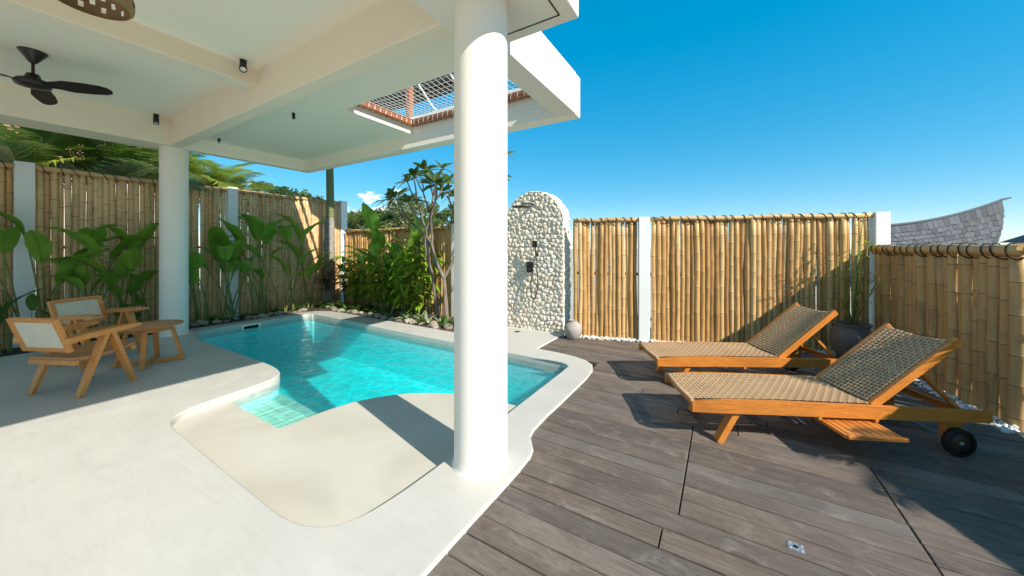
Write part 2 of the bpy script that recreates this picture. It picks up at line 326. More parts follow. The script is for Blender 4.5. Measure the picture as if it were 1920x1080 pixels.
def slab(name, outlines, z0, z1, bev, mat):                                # 2D outline with holes, rounded edge
    cu = bpy.data.curves.new(name, 'CURVE'); cu.dimensions = '2D'; cu.fill_mode = 'BOTH'
    for pl in outlines:
        sp = cu.splines.new('POLY'); sp.points.add(len(pl) - 1)
        for q, (x, y) in zip(sp.points, pl): q.co = (x, y, 0, 1)
        sp.use_cyclic_u = True
    cu.extrude = (z1 - z0) / 2 - bev; cu.bevel_depth = bev; cu.bevel_resolution = 4; cu.offset = -bev
    t = bpy.data.objects.new('tmp', cu); COL.objects.link(t); dg = bpy.context.evaluated_depsgraph_get()
    me = bpy.data.meshes.new_from_object(t.evaluated_get(dg)); bpy.data.objects.remove(t); bpy.data.curves.remove(cu)
    me.name = name; me.materials.clear(); me.materials.append(M[mat])
    for p in me.polygons: p.use_smooth = False; p.material_index = 0
    for v in me.vertices: v.co.z += (z0 + z1) / 2
    return me
# ---------------------------------------------------------------- ground, terrace, pool
outer = [(-1.17, -4.2), (-1.17, 1.6), (-1.172, 2.05), (-1.18, 2.2), (-1.205, 2.29), (-1.25, 2.355), (-1.305, 2.43), (-1.33, 2.54), (-1.338, 2.8), (-1.335, 3.4), (-1.335, 3.85), (-1.36, 4.14), (-1.43, 4.34), (-1.55, 4.46),
         (-1.77, 4.55), (-2.02, 4.59), (-2.36, 4.605), (-2.36, 5.64), (-3.95, 5.64), (-3.95, 4.72), (-7.5, 4.80), (-7.95, 4.76), (-8.2, 4.62), (-8.33, 4.35), (-8.38, 3.9), (-8.4, 2.2), (-8.45, 1.0), (-8.5, -4.2)]
hole_c = [(-1.67, 2.7), (-1.67, 3.95), (-1.69, 4.13), (-1.80, 4.21), (-2.0, 4.215), (-4.5, 4.25), (-7.55, 4.37), (-7.92, 4.34), (-8.03, 4.2), (-8.05, 3.6), (-8.06, 2.75), (-7.97, 2.42), (-7.7, 2.26), (-7.2, 2.19), (-6.2, 2.185),
          (-5.2, 2.19), (-4.78, 2.17), (-4.52, 2.1), (-4.40, 1.98), (-4.35, 1.8), (-4.30, 1.5), (-4.26, 1.25), (-4.17, 1.09), (-4.0, 1.015), (-3.6, 1.0), (-2.4, .99), (-2.05, 1.0), (-1.86, 1.06), (-1.75, 1.18), (-1.70, 1.4), (-1.68, 1.8)]
hole = smooth(hole_c, 4)
tag(link('terrace', slab('terrace', [outer, hole], -.16, 0, .016, 'cement')), kind='structure')
def ring_ground():
    mb = MB(); O = [(-420, -420), (420, -420), (420, 420), (-420, 420)]; I = [(-8.25, .85), (-1.45, .85), (-1.45, 4.55), (-8.25, 4.55)]
    mb.add([(x, y, -.13) for x, y in O + I], [(i, (i + 1) % 4, 4 + (i + 1) % 4, 4 + i) for i in range(4)]); return mb
tag(part('ground', ring_ground(), 'ground', None), kind='structure')
basin_o = grow(hole, .012); n = len(basin_o)
mb = MB(); mb.add([(x, y, z) for z in (-.80, -.03) for x, y in basin_o], [tuple(range(n))] + [(i, (i + 1) % n, n + (i + 1) % n, n + i) for i in range(n)])
tag(part('pool_basin', mb, 'pool', None), kind='structure')
arc = smooth([(-3.285, 1.53), (-3.28, 1.82), (-3.23, 2.11), (-3.13, 2.33), (-2.98, 2.53), (-2.80, 2.68), (-2.5, 2.85), (-2.2, 2.93), (-1.88, 2.965), (-1.66, 2.965)], 5, False)
ledge_o = [(-4.36, 1.53)] + [(-3.31, 1.525)] + arc[2:] + [(-1.655, 1.4), (-1.72, 1.13), (-1.85, 1.02), (-2.05, .96), (-4.0, .96), (-4.25, 1.1)]
tag(link('pool_ledge', slab('pool_ledge', [ledge_o], -1.2, -.07, .012, 'ledge')), kind='structure')
# submerged entry step: each tile is a piece
step = part('pool_step', MB().prism([(-4.5, 1.5), (-3.31, 1.5), (-3.31, 2.02), (-4.5, 2.10)], -1.1, -.235), 'grout', None); tag(step, kind='structure')
tm = MB().bbox(-.046, .046, -.046, .046, -.006, .006, .003).mesh('tile', 'tile')
for i in range(12):
    for j in range(5):
        x, y = -4.43 + i * .0985, 1.60 + j * .0985
        if x < -3.35 and y + .05 < 2.03: link('tile', tm, step, (x, y, -.233 + random.uniform(-.001, .001)))
wo = grow(hole, .02)
tag(part('pool_water', MB().prism(wo, -1.3, -.076), 'water', None), kind='structure')
# planting bed along the two back fences
bed = [(-9.35, -1.5), (-8.42, -1.5), (-8.36, 2.2), (-8.33, 4.0), (-8.2, 4.5), (-7.9, 4.7), (-7.4, 4.76), (-3.9, 4.68), (-3.9, 5.95), (-9.35, 5.95)]
tag(part('planting_bed', MB().prism(bed, -.2, -.045), 'soil', None), kind='structure')
# pool skimmer mouth in the left wall
sk = thing('pool_skimmer', 'small white framed skimmer opening in the far left pool wall', 'skimmer', (-8.045, 3.2, -.07))
mb = MB()
for a in ((-.17, -.13, -.07, .045), (.13, .17, -.07, .045), (-.13, .13, .02, .045), (-.13, .13, -.07, -.045)): mb.box(-.01, .035, a[0], a[1], a[2], a[3])
part('frame', mb, 'white', sk); part('mouth', MB().box(.0, .006, -.13, .13, -.045, .02), 'dark', sk)
dr = thing('floor_drain', 'small dark round floor drain on the pale patio before the shower', 'drain', (-3.12, 5.32, .002))
part('rim', MB().lathe([(0, .003), (.05, .003), (.06, .001), (.06, -.01)], 20), 'steel', dr); part('grate', MB().lathe([(0, .0055), (.04, .0055), (.042, .002)], 16), 'dark', dr)

# ---------------------------------------------------------------- timber deck, board by board
deckroot = tag(part('deck', MB().prism([(-1.45, .2), (4.6, .2), (2.1, 4.6), (1.9, 6.9), (-2.45, 5.7), (-2.45, 4.5), (-1.45, 4.45)], -.128, -.062), 'dark', None), kind='structure')
def fenceX(y):                                                             # right-hand limit of the deck
    return 1.74 + (6.88 - y) * .132 if y > 4.6 else 2.02 + (4.6 - y) * .46
PW = .1455
for k in range(-11, 33):
    y0 = 2.18 + k * PW; y1 = y0 + PW - .0065
    xs = -2.42 if y0 > 4.5 else -1.40
    far = lambda y: (y + .17 - 5.72) / .302 - 2.0 + .0                      # the far fence runs obliquely
    L0, L1 = max(xs, far(y0)), max(xs, far(y1)); R0, R1 = fenceX(y0), fenceX(y1)
    if L0 > R0 - .1: continue
    if 0 <= k <= 7: j = [-.215, .87]
    elif k == -2: j = [-.28, .87]
    elif k < 0: j = [.87] if k > -7 else [random.uniform(-.3, 1.2)]
    else: j = sorted(random.uniform(-1.2, 1.6) for _ in range(2)) if k % 3 else [random.uniform(-.6, .9)]
    j = [a for a in j if max(L0, L1) + .2 < a < min(R0, R1) - .2]
    if len(j) == 2 and j[1] - j[0] < .4: j = j[:1]
    cuts = [None] + j + [None]
    for a, b in zip(cuts[:-1], cuts[1:]):
        xa0, xa1 = (L0, L1) if a is None else (a + .004, a + .004); xb0, xb1 = (R0, R1) if b is None else (b - .004, b - .004)
        cx_ = (xa0 + xb0) / 2; dz = random.uniform(-.0022, .0022); y_a = y0 + random.uniform(0, .0015)
        mb = MB(); c = .0035
        P = [(xa0, y_a), (xb0, y_a), (xb1, y1), (xa1, y1)]; Q = [(xa0 + c, y_a + c), (xb0 - c, y_a + c), (xb1 - c, y1 - c), (xa1 + c, y1 - c)]
        v = [(x - cx_, y - y0, -.04) for x, y in P] + [(x - cx_, y - y0, -.003) for x, y in P] + [(x - cx_, y - y0, 0) for x, y in Q]
        mb.add(v, [(4 * r + i, 4 * r + (i + 1) % 4, 4 * r + 4 + (i + 1) % 4, 4 * r + 4 + i) for r in (0, 1) for i in range(4)] + [(8, 9, 10, 11)])
        link('deck_board', mb.mesh('deck_board', 'deck'), deckroot, (cx_, y0, -.018 + dz))
pl = thing('metal_plate', 'small galvanised metal plate screwed onto a grey deck board', 'plate', (.315, 2.243, -.016), R(-3))
part('plate', MB().bbox(-.034, .034, -.027, .027, -.001, .003, .001), 'steel', pl)
for sx in (-1, 1):
    for sy in (-1, 1): part('screw', MB().lathe([(.007, .002), (.006, .0055), (0, .006)], 10, 0, (sx * .023, sy * .018, 0)), 'metalpole', pl)
part('recess', MB().lathe([(.011, .0025), (.010, .005), (0, .005)], 12), 'dark', pl)

# ---------------------------------------------------------------- villa: columns, beams, ceilings
V = thing('pool_villa', 'white flat roofed villa terrace on round columns over the pool', 'villa', (-4.5, 0, 0))
def vbox(name, mat, *b, bev=.012): return part(name, MB().bbox(*b, bev), mat, V, True)
def column(x, y, top, r=.186):
    pr = [(r + .022, -.005), (r + .010, .010), (r + .003, .03), (r, .08)] + [(r, .08 + (top - .08) * i / 8) for i in range(1, 9)]
    return part('column', MB().lathe(pr, 64, 0, (x, y, 0)), 'white', V, True)
column(-1.45, 1.965, 3.21); column(-8.12, 2.09, 3.3)
vbox('roof_end', 'white', -1.83, -.905, -4.2, 2.44, 3.19, 4.35)
# groove under the eave, its shade drawn as a thin dark strip
gm = MB()
gm.box(-1.02, -1.01, -4.1, 2.335, 3.1865, 3.194); gm.box(-1.85, -1.01, 2.325, 2.335, 3.1865, 3.194)
part('drip_groove', gm, 'cord', V, True)
vbox('main_beam', 'beam', -8.45, -1.78, 1.965, 2.14, 3.2, 3.74)
vbox('edge_beam', 'beam', -8.447, -7.88, -4.2, 2.0, 3.203, 3.9)
vbox('cross_beam', 'beam', -5.0, -4.75, -4.2, 2.0, 3.42, 3.66)
vbox('ceiling', 'ceiling', -7.95, -1.80, -4.19, 2.02, 3.63, 3.897, bev=.004)
# pool canopy with its opening
part('canopy_soffit', MB().prism([(-7.99, 2.10), (-1.75, 2.10), (-1.75, 2.93), (-4.52, 2.93), (-4.52, 4.25), (-7.99, 4.25)], 3.43, 3.66), 'ceiling', V, True)
vbox('canopy_fascia', 'ceiling', -8.12, -7.925, 2.12, 4.2, 3.203, 3.72); vbox('canopy_fascia', 'ceiling', -8.12, -1.605, 4.175, 4.375, 3.2, 3.73); vbox('canopy_fascia', 'white', -1.86, -1.6, 2.43, 4.2, 3.203, 3.735)
# recessed spot lamps
def spot(label, loc, tilt, az, s=1.):
    t = thing('spot_lamp', label, 'spotlight', loc, az, 'black ceiling spotlights')
    part('mount', MB().lathe([(0, 0), (.033 * s, 0), (.033 * s, -.045 * s), (.028 * s, -.055 * s), (0, -.055 * s)], 20), 'black', t)
    a = Matrix.Translation((0, 0, -.06 * s)) @ Matrix.Rotation(tilt, 4, 'X')
    h = MB().lathe([(0, .02 * s), (.034 * s, .02 * s), (.036 * s, -.10 * s), (.031 * s, -.10 * s), (.029 * s, -.085 * s)], 20); h.v = [tuple(a @ Vector(v)) for v in h.v]; hd = part('head', h, 'black', t)
    g = MB().lathe([(.029 * s, -.088 * s), (0, -.084 * s)], 20); g.v = [tuple(a @ Vector(v)) for v in g.v]; part('lens', g, 'lens', hd)
spot('tilted black spotlight where the cross beam meets the big beam', (-4.66, 1.78, 3.63), R(42), R(-111))
spot('black spotlight by the inner corner above the far column', (-7.74, 1.78, 3.63), R(16), R(-103))
spot('tiny black spotlight on the canopy soffit nearest the far column', (-7.62, 2.55, 3.43), R(40), R(-110), .6)
spot('tiny black spotlight in the middle of the canopy soffit', (-5.26, 2.62, 3.43), R(70), R(60), .6)
# ceiling fan
fan = thing('ceiling_fan', 'black three bladed ceiling fan on a short rod', 'ceiling fan', (-6.41, .515, 3.63))
part('canopy', MB().lathe([(0, 0), (.105, 0), (.10, -.012), (.03, -.12), (.012, -.135)], 28), 'fan', fan); part('rod', MB().tube([(0, 0, -.11), (0, 0, -.27)], .013, 12), 'fan', fan)
part('motor', MB().lathe([(0, -.24), (.045, -.245), (.06, -.29), (.115, -.315), (.135, -.345), (.125, -.375), (.06, -.392), (0, -.395)], 32), 'fan', fan)
for a in (43, 163, 283):
    mb = MB(); pr = [(.09, .03, .0), (.18, .045, .004), (.3, .072, .0), (.48, .070, -.006), (.62, .058, -.012), (.68, .038, -.014), (.70, .012, -.015)]
    v = []
    for r, hw, z in pr:
        for sgn, th in ((-1, .004), (1, .004), (1, -.004), (-1, -.004)): v.append((r, sgn * hw + .01, -.35 + z - sgn * hw * .42 + th))
    k = len(pr); mb.add(v, [(4 * i + j, 4 * i + (j + 1) % 4, 4 * i + 4 + (j + 1) % 4, 4 * i + 4 + j) for i in range(k - 1) for j in range(4)] + [(3, 2, 1, 0), (4 * k - 4, 4 * k - 3, 4 * k - 2, 4 * k - 1)])
    q = Matrix.Rotation(R(a), 4, 'Z'); mb.v = [tuple(q @ Vector(x)) for x in mb.v]; part('blade', mb, 'fan', fan)
# pierced pendant lamp
ld = thing('pendant_lamp', 'brown pierced bowl pendant lamp hanging from the ceiling', 'pendant lamp', (-3.09, .44, 2.90))
ld.scale = (.86,) * 3
pf = [(.19, 0), (.2, .012), (.205, .04), (.203, .08), (.195, .12), (.182, .155), (.163, .19), (.137, .22), (.105, .243), (.065, .258), (.03, .264), (0, .266)]
hol = lambda i, j: 2 <= i <= 9 and (j + (i % 2) * 2) % 4 == 0
mb = MB().lathe(pf, 48, 0, (0, 0, 0), True, hol).lathe([(max(r - .008, 0), z - (.006 if k > 5 else 0)) for k, (r, z) in enumerate(pf)], 48, 0, (0, 0, 0), True, hol).lathe([(.19, 0), (.182, 0)], 48)
part('shade', mb, 'lampshade', ld); part('cable', MB().tube([(0, 0, .26), (0, 0, .8)], .004, 6), 'cord', ld); part('bulb', MB().lathe([(0, .1), (.02, .105), (.03, .13), (.025, .16), (.014, .19), (.014, .25)], 16), 'lens', ld)

# relaxing net hung in the canopy opening
net = thing('rope_net', 'white rope hammock net lashed to reddish beams in the canopy opening', 'rope net', (-3.18, 3.55, 3.6))
NX0, NX1, NY0, NY1, NZ = -4.50, -1.875, 2.95, 4.16, 3.585
for b in ((NX0, NX1, NY1 - .07, NY1), (NX0, NX1, NY0, NY0 + .07), (NX0, NX0 + .07, NY0 + .075, NY1 - .075), (NX1 - .07, NX1, NY0 + .075, NY1 - .075)):
    part('net_beam', MB().bbox(b[0], b[1], b[2], b[3], NZ - .05, NZ + .06, .012), 'redwood', net, True)
def sag(x, y): u, v = (x - NX0) / (NX1 - NX0), (y - NY0) / (NY1 - NY0); return NZ + .055 - .13 * 16 * u * (1 - u) * v * (1 - v) * .6
mb = MB()
for i in range(1, 31):
    x = NX0 + (NX1 - NX0) * i / 31; mb.tube([(x, NY0 + .03 + (NY1 - NY0 - .06) * t / 8, sag(x, NY0 + (NY1 - NY0) * t / 8)) for t in range(9)], .0032, 5)
for i in range(1, 14):
    y = NY0 + (NY1 - NY0) * i / 14; mb.tube([(NX0 + .03 + (NX1 - NX0 - .06) * t / 12, y, sag(NX0 + (NX1 - NX0) * t / 12, y)) for t in range(13)], .0032, 5)
part('net', mb, 'rope', net, True, 'stuff')
mb = MB()
def wrap(c, ax):
    p = []
    for t in range(9):
        a = 2 * math.pi * t / 8; h, z = .042 * math.cos(a), .064 * math.sin(a); p.append((c[0] + (h if ax else .012 * math.sin(a)), c[1] + (.012 * math.sin(a) if ax else h), c[2] + z))
    mb.tube(p, .005, 4)
for i in range(1, 25): wrap((NX0 + (NX1 - NX0) * i / 25, NY1 - .035, NZ + .005), 0)
for i in range(1, 12): wrap((NX0 + .035, NY0 + (NY1 - NY0) * i / 12, NZ + .005), 1); wrap((NX1 - .035, NY0 + (NY1 - NY0) * i / 12, NZ + .005), 1)
part('lashing', mb, 'rope', net, True, 'stuff')
# upper storey roof seen through the net
up = thing('upper_roof', 'grey shingled upper roof with timber posts seen through the rope net', 'roof', (-6.5, 3.9, 3.74))
part('roof_deck', MB().add([(-8.6, 5.95, 4.95), (-4.7, 5.9, 4.95), (-4.7, 4.0, 5.9), (-8.6, 4.0, 5.9), (-8.6, 5.95, 5.05), (-4.7, 5.9, 5.05), (-4.7, 4.0, 6.0), (-8.6, 4.0, 6.0)], [(3, 2, 1, 0), (4, 5, 6, 7), (0, 1, 5, 4), (1, 2, 6, 5), (2, 3, 7, 6), (3, 0, 4, 7)]), 'shingle', up, True)
for i in range(11):
    y = 5.85 - i * .16; z = 4.95 + (5.95 - y) * .5 - .02; part('batten', MB().bar((-8.55, y, z), (-4.75, y, z), .03, .04), 'cord', up, True)
for x, y in ((-4.68, 4.25), (-7.8, 4.27)): part('post', MB().box(x - .05, x + .05, y - .05, y + .05, 3.735, 5.76), 'redwood', up, True)
part('railing', MB().bar((-7.7, 4.25, 4.55), (-4.74, 4.25, 4.55), .06, .05), 'redwood', up, True)
part('railing_rope', MB().tube([(-4.62, 4.27, 4.5), (-4.2, 4.3, 3.9), (-4.05, 4.3, 3.75)], .016, 6).tube([(-3.9, 4.27, 4.5), (-3.5, 4.3, 3.9), (-3.35, 4.3, 3.75)], .016, 6), 'rope', up, True)
# ---------------------------------------------------------------- bamboo fences, pole by pole
def pole_mesh(h, r, mat, seed):
    rnd = random.Random(seed); prof = []; z = -.02; nodes = []; zz = rnd.uniform(.1, .35)
    while zz < h - .06: nodes.append(zz); zz += rnd.uniform(.24, .42)
    cuts = [(-.02, 1.)]
    for q in nodes: cuts += [(q - .022, 1.), (q - .006, 1.09), (q + .004, 1.02), (q + .02, 1.)]
    cuts += [(h, .97)]
    mb = MB(); n = 9; bx, by = rnd.uniform(-.012, .012), rnd.uniform(-.006, .006); tw = rnd.uniform(.9, 1.0)
    v = []
    for z, s in cuts:
        t = max(z, 0) / h; ox, oy = bx * math.sin(math.pi * t) + .005 * math.sin(9 * t + seed), by * math.sin(math.pi * t)
        rr = r * s * (1 - (1 - tw) * t); v += [(ox + rr * math.cos(2 * math.pi * j / n), oy + rr * math.sin(2 * math.pi * j / n), z) for j in range(n)]
    k = len(cuts)
    for i in range(k - 1):
        m = 1 if cuts[i][1] > 1.05 else 0
        mb.f += [(i * n + j, i * n + (j + 1) % n, (i + 1) * n + (j + 1) % n, (i + 1) * n + j) for j in range(n)]; mb.mi += [m] * n; mb.sm += [True] * n
    mb.v = v; mb.f.append(tuple((k - 1) * n + j for j in range(n))); mb.mi.append(0); mb.sm.append(False)
    return mb.mesh('bamboo_pole', [mat, 'node'])
def fence(label, a, b, h, mat, pitch, posts=(), skips=(), rail=.042, rail_n=1, gap=1.0, coil=.12, seed=1, pw=.19, post_h=None, rail_z=None, rmat=None):
    a, b = Vector(a), Vector(b); L = (b - a).length; d = (b - a).normalized(); ang = math.atan2(d.y, d.x); rnd = random.Random(seed)
    F = thing('bamboo_fence', label, 'bamboo fence', (a.x, a.y, -.04), ang)
    ph = (rail_z or h) - rail + .04
    vs_ = [pole_mesh(ph, pitch * .525 * f, mat, seed * 20 + i) for i, f in enumerate((.82, .9, .95, 1., 1.03, 1.08, 1.14))]
    s = pitch * .5
    while s < L - pitch * .3:
        if not any(p - pw / 2 - pitch * .35 < s < p + pw / 2 + pitch * .35 for p in posts):
            link('bamboo_pole', rnd.choice(vs_), F, (s, rnd.uniform(-.020, .020), rnd.uniform(-.015, 0)), (rnd.uniform(-.004, .004), rnd.uniform(-.007, .007), rnd.uniform(0, 6.28)))
        s += pitch * rnd.uniform(.83, .94) * gap
    for p in posts: part('post', MB().bbox(p - pw / 2, p + pw / 2, -.09, .09, -.1, (post_h or h + .03) + .04, .008), 'post', F)
    edges = [0] + [x for p in posts for x in (p - pw / 2, p + pw / 2)] + [L]; edges = [max(0, min(L, e)) for e in edges]
    for e0, e1 in zip(edges[::2], edges[1::2]):
        if e1 - e0 < .15: continue
        for q in range(rail_n):
            pts = [(e0 + (e1 - e0) * t / 10, -.035 + q * .07 + .006 * math.sin(t * 2.1), h - rail + .04 + .008 * math.sin(t * 1.3 + q)) for t in range(11)]
            part('top_rail', MB().tube(pts, rail, 12), rmat or mat, F)
        for z in (.35, h * .55): part('back_rail', MB().tube([(e0, .075, z), (e1, .075, z)], .025, 8), mat, F)
        cm_ = MB(); m = int((e1 - e0) / coil); pts = []
        for t in range(m * 10 + 1):
            th = 2 * math.pi * t / 10; rr = rail + .008 + (.02 if rail_n > 1 else 0); wob = .018 * math.sin(t * .37 + seed)
            pts.append((e0 + .02 + (e1 - e0 - .04) * t / (m * 10) + wob, (0 if rail_n > 1 else -.035) + rr * math.cos(th), h - rail + .04 + (rr + .012) * math.sin(th) - .012))
        cm_.tube(pts, .0062, 4)
        part('lashing', cm_, 'cord', F, False, 'stuff')
    return F
fence('tall aged bamboo fence along the left side behind the two chairs', (-9.4, -.6), (-9.4, 6.12), 2.81, 'bam_old', .082, (1.275, 3.97, 6.62), rail=.042, coil=.155, seed=3, post_h=2.84)
fence('low shaded bamboo fence behind the frangipani tree at the back of the pool', (-9.2, 6.03), (-3.75, 6.0), 2.0, 'bam_warm', .082, (4.1,), rail=.04, coil=.16, seed=5)
fence('sunlit golden bamboo fence between the stone shower wall and the corner post', (-2.2, 5.66), (1.98, 6.922), 1.99, 'bam_warm', .077, (1.14, 4.265), rail=.034, rail_n=1, gap=1.03, coil=.125, seed=8, pw=.17, post_h=1.995)
fence('low mottled bamboo fence on the right behind the nearest lounger', (1.845, 6.83), (2.14, 4.6), 1.53, 'bam_near', .098, (), rail=.05, coil=.13, seed=11, gap=1.09, rmat='bam_warm')
fence('continuation of the low bamboo fence, out of the picture on the right', (2.15, 4.58), (3.9, .8), 1.53, 'bam_near', .125, (), rail=.05, coil=.16, seed=14, gap=1.0, rmat='bam_warm')

# ---------------------------------------------------------------- arched stone shower wall
def clip(poly, p, nrm):
    out = []
    for i in range(len(poly)):
        a, b = poly[i], poly[(i + 1) % len(poly)]; da = (a[0] - p[0]) * nrm[0] + (a[1] - p[1]) * nrm[1]; db = (b[0] - p[0]) * nrm[0] + (b[1] - p[1]) * nrm[1]
        if da <= 0: out.append(a)
        if (da < 0 < db) or (db < 0 < da): t = da / (da - db); out.append((a[0] + (b[0] - a[0]) * t, a[1] + (b[1] - a[1]) * t))
    return out
def cells(outline, sp, seed):
    rnd = random.Random(seed); xs = [p[0] for p in outline]; ys = [p[1] for p in outline]; pts = []; row = 0; y = min(ys) - sp
    while y < max(ys) + sp:
        x = min(xs) - sp + (row % 2) * sp * .5
        while x < max(xs) + sp: pts.append((x + rnd.uniform(-.34, .34) * sp, y + rnd.uniform(-.34, .34) * sp)); x += sp
        y += sp * .87; row += 1
    out = []
    for i, p in enumerate(pts):
        poly = list(outline)
        for j, q in enumerate(pts):
            if i == j: continue
            dx, dy = q[0] - p[0], q[1] - p[1]
            if dx * dx + dy * dy > (2.6 * sp) ** 2: continue
            poly = clip(poly, ((p[0] + q[0]) / 2, (p[1] + q[1]) / 2), (dx, dy))
            if len(poly) < 3: break
        if len(poly) >= 3:
            c = (sum(a[0] for a in poly) / len(poly), sum(a[1] for a in poly) / len(poly))
            if max(math.hypot(a[0] - c[0], a[1] - c[1]) for a in poly) > sp * .25: out.append((c, poly))
    return out
SX, SR, SZ, SY, ST = -2.97, .60, 1.93, 5.62, .33
W = thing('shower_wall', 'arched shower wall of pale rough limestone beside the bamboo fence', 'stone wall', (SX, SY, 0))
arch = [(SX - SR, -.05), (SX + SR, -.05)] + [(SX + SR * math.cos(R(a)), SZ + SR * math.sin(R(a))) for a in range(0, 181, 9)]
core = MB(); N = len(arch); ins = grow(arch, -.018)
core.add([(x, SY + .016, z) for x, z in ins] + [(x, SY + ST - .01, z) for x, z in ins], [tuple(reversed(range(N))), tuple(range(N, 2 * N))] + [(i, (i + 1) % N, N + (i + 1) % N, N + i) for i in range(N)])
part('core', core, 'mortar', W, True)
RIM = MB()
def stone_piece(c, poly, f, rnd, dome, into=None):
    k = len(poly); P = []
    for i in range(k):                                                     # round the corners
        a, b = poly[i], poly[(i + 1) % k]; P += [(a[0] * .80 + b[0] * .20, a[1] * .80 + b[1] * .20), (a[0] * .20 + b[0] * .80, a[1] * .20 + b[1] * .80)]
    k = len(P); g = .975; h = rnd.uniform(.7, 1.25) * dome; tx, ty = rnd.uniform(-.4, .4), rnd.uniform(-.4, .4); mb = MB(); cv = Vector(f(c[0], c[1], 0)); v = []
    for s, d in ((g, -.025), (g, .35 * h), (.80, .82 * h), (.42, h * 1.02)):
        for q in P:
            u, w_ = c[0] + (q[0] - c[0]) * s, c[1] + (q[1] - c[1]) * s; dd = d + ((q[0] - c[0]) * tx + (q[1] - c[1]) * ty) * (.6 if d > 0 else 0) + (rnd.uniform(-.12, .12) * h if d > 0 else 0); v.append(Vector(f(u, w_, dd)) - cv)
    mb.add(v, [(r * k + i, r * k + (i + 1) % k, (r + 1) * k + (i + 1) % k, (r + 1) * k + i) for r in range(3) for i in range(k)] + [tuple(3 * k + i for i in range(k))], 0, True)
    if into is not None:
        into.add([Vector(x) + cv for x in mb.v], mb.f, 0, True); return
    link('stone', mb.mesh('stone', 'stone'), W, cv - Vector(W.location))
rnd = random.Random(4)
def parea(p): return abs(sum(p[i][0] * p[(i + 1) % len(p)][1] - p[(i + 1) % len(p)][0] * p[i][1] for i in range(len(p))))
SMALL = MB(); front = sorted(cells(arch, .088, 9), key=lambda q: -parea(q[1]))
for i_, (c, poly) in enumerate(front): stone_piece(c, poly, lambda u, w_, d: (u, SY + .012 - d, w_), rnd, .016, SMALL if i_ >= 295 else None)
part('small_stones', SMALL, 'stone', W, True, 'stuff')
P1 = SZ + .05; P2 = math.pi * SR
def rim(u, w_, d):
    if u < P1: return (SX + SR - .012 + d, SY + w_, u - .05)
    if u < P1 + P2: a = (u - P1) / SR; return (SX + (SR - .012 + d) * math.cos(a), SY + w_, SZ + (SR - .012 + d) * math.sin(a))
    return (SX - SR + .012 - d, SY + w_, SZ - (u - P1 - P2))
for c, poly in cells([(0, .012), (P1 + P2 + .3, .012), (P1 + P2 + .3, ST), (0, ST)], .11, 21): stone_piece(c, poly, rim, rnd, .011, RIM)
part('edge_stones', RIM, 'stone', W, True, 'stuff')
sh = thing('shower_set', 'black rain shower head, valve and hand shower on the stone wall', 'shower', (-2.93, SY - .03, 1.1))
def wp(*p): return [(x, y, z) for x, y, z in p]
part('rain_head', MB().lathe([(0, .012), (.15, .012), (.155, 0), (.15, -.008), (0, -.01)], 28, 0, (-3.0, 5.25, 2.205)), 'black', sh, True)
part('arm', MB().tube(wp((-2.95, 5.60, 2.285), (-2.95, 5.5, 2.29), (-2.99, 5.28, 2.275), (-3.0, 5.25, 2.26), (-3.0, 5.25, 2.21)), .011, 8).lathe([(0, 0), (.03, 0), (.03, .02), (0, .02)], 16, 0, (-2.95, 5.58, 2.275)), 'black', sh, True)
part('valve', MB().bbox(-3.065, -2.945, 5.545, 5.60, 1.05, 1.24, .006), 'black', sh, True)
part('valve_knob', MB().tube(wp((-3.005, 5.545, 1.19), (-3.005, 5.51, 1.19)), .024, 14).tube(wp((-3.005, 5.545, 1.1), (-3.005, 5.51, 1.1)), .024, 14), 'black', sh, True)
part('bracket', MB().tube(wp((-2.86, 5.61, 1.37), (-2.86, 5.54, 1.38)), .02, 12), 'black', sh, True)
part('hand_shower', MB().tube(wp((-2.86, 5.535, 1.34), (-2.87, 5.52, 1.5)), .013, 10).bbox(-2.915, -2.825, 5.495, 5.515, 1.5, 1.62, .006), 'black', sh, True)
part('hose', MB().tube([tuple(q) for q in smooth([(-2.86, 5.535, 1.34), (-2.84, 5.53, 1.1), (-2.83, 5.525, .8), (-2.86, 5.52, .62), (-2.91, 5.52, .58), (-2.955, 5.525, .66), (-2.965, 5.53, .85), (-2.94, 5.55, 1.06)], 6, False)], .0075, 7), 'black', sh, True)

# ---------------------------------------------------------------- loungers
def weave(nu, nv, f, wu, wv, amp=.004, th=.0022):
    mb = MB()
    def ribbon(pts, half):
        v = []; k = len(pts)
        for i, (p, nrm, side) in enumerate(pts): v += [p + side * half + nrm * th, p - side * half + nrm * th, p - side * half - nrm * th, p + side * half - nrm * th]
        mb.add(v, [(4 * i + j, 4 * i + (j + 1) % 4, 4 * i + 4 + (j + 1) % 4, 4 * i + 4 + j) for i in range(k - 1) for j in range(4)], 0, False)
    e = .002
    def fr(u, v):
        p = Vector(f(u, v)); du = (Vector(f(u + e, v)) - Vector(f(u - e, v))).normalized(); dv = (Vector(f(u, v + e)) - Vector(f(u, v - e))).normalized(); return p, du.cross(dv).normalized(), du, dv
    for i in range(nu):
        u = (i + .5) / nu; pts = []
        for j in range(2 * nv + 1):
            p, nn, du, dv = fr(u, j / (2 * nv)); o = amp * (1 if (i + j // 2) % 2 else -1) * (1 if j % 2 else 0); pts.append((p + nn * o, nn, du))
        ribbon(pts, wu)
    for j in range(nv):
        v = (j + .5) / nv; pts = []
        for i in range(2 * nu + 1):
            p, nn, du, dv = fr(i / (2 * nu), v); o = -amp * (1 if (j + i // 2) % 2 else -1) * (1 if i % 2 else 0); pts.append((p + nn * o, nn, dv))
        ribbon(pts, wv)
    return mb
LW, LL = .62, 2.07
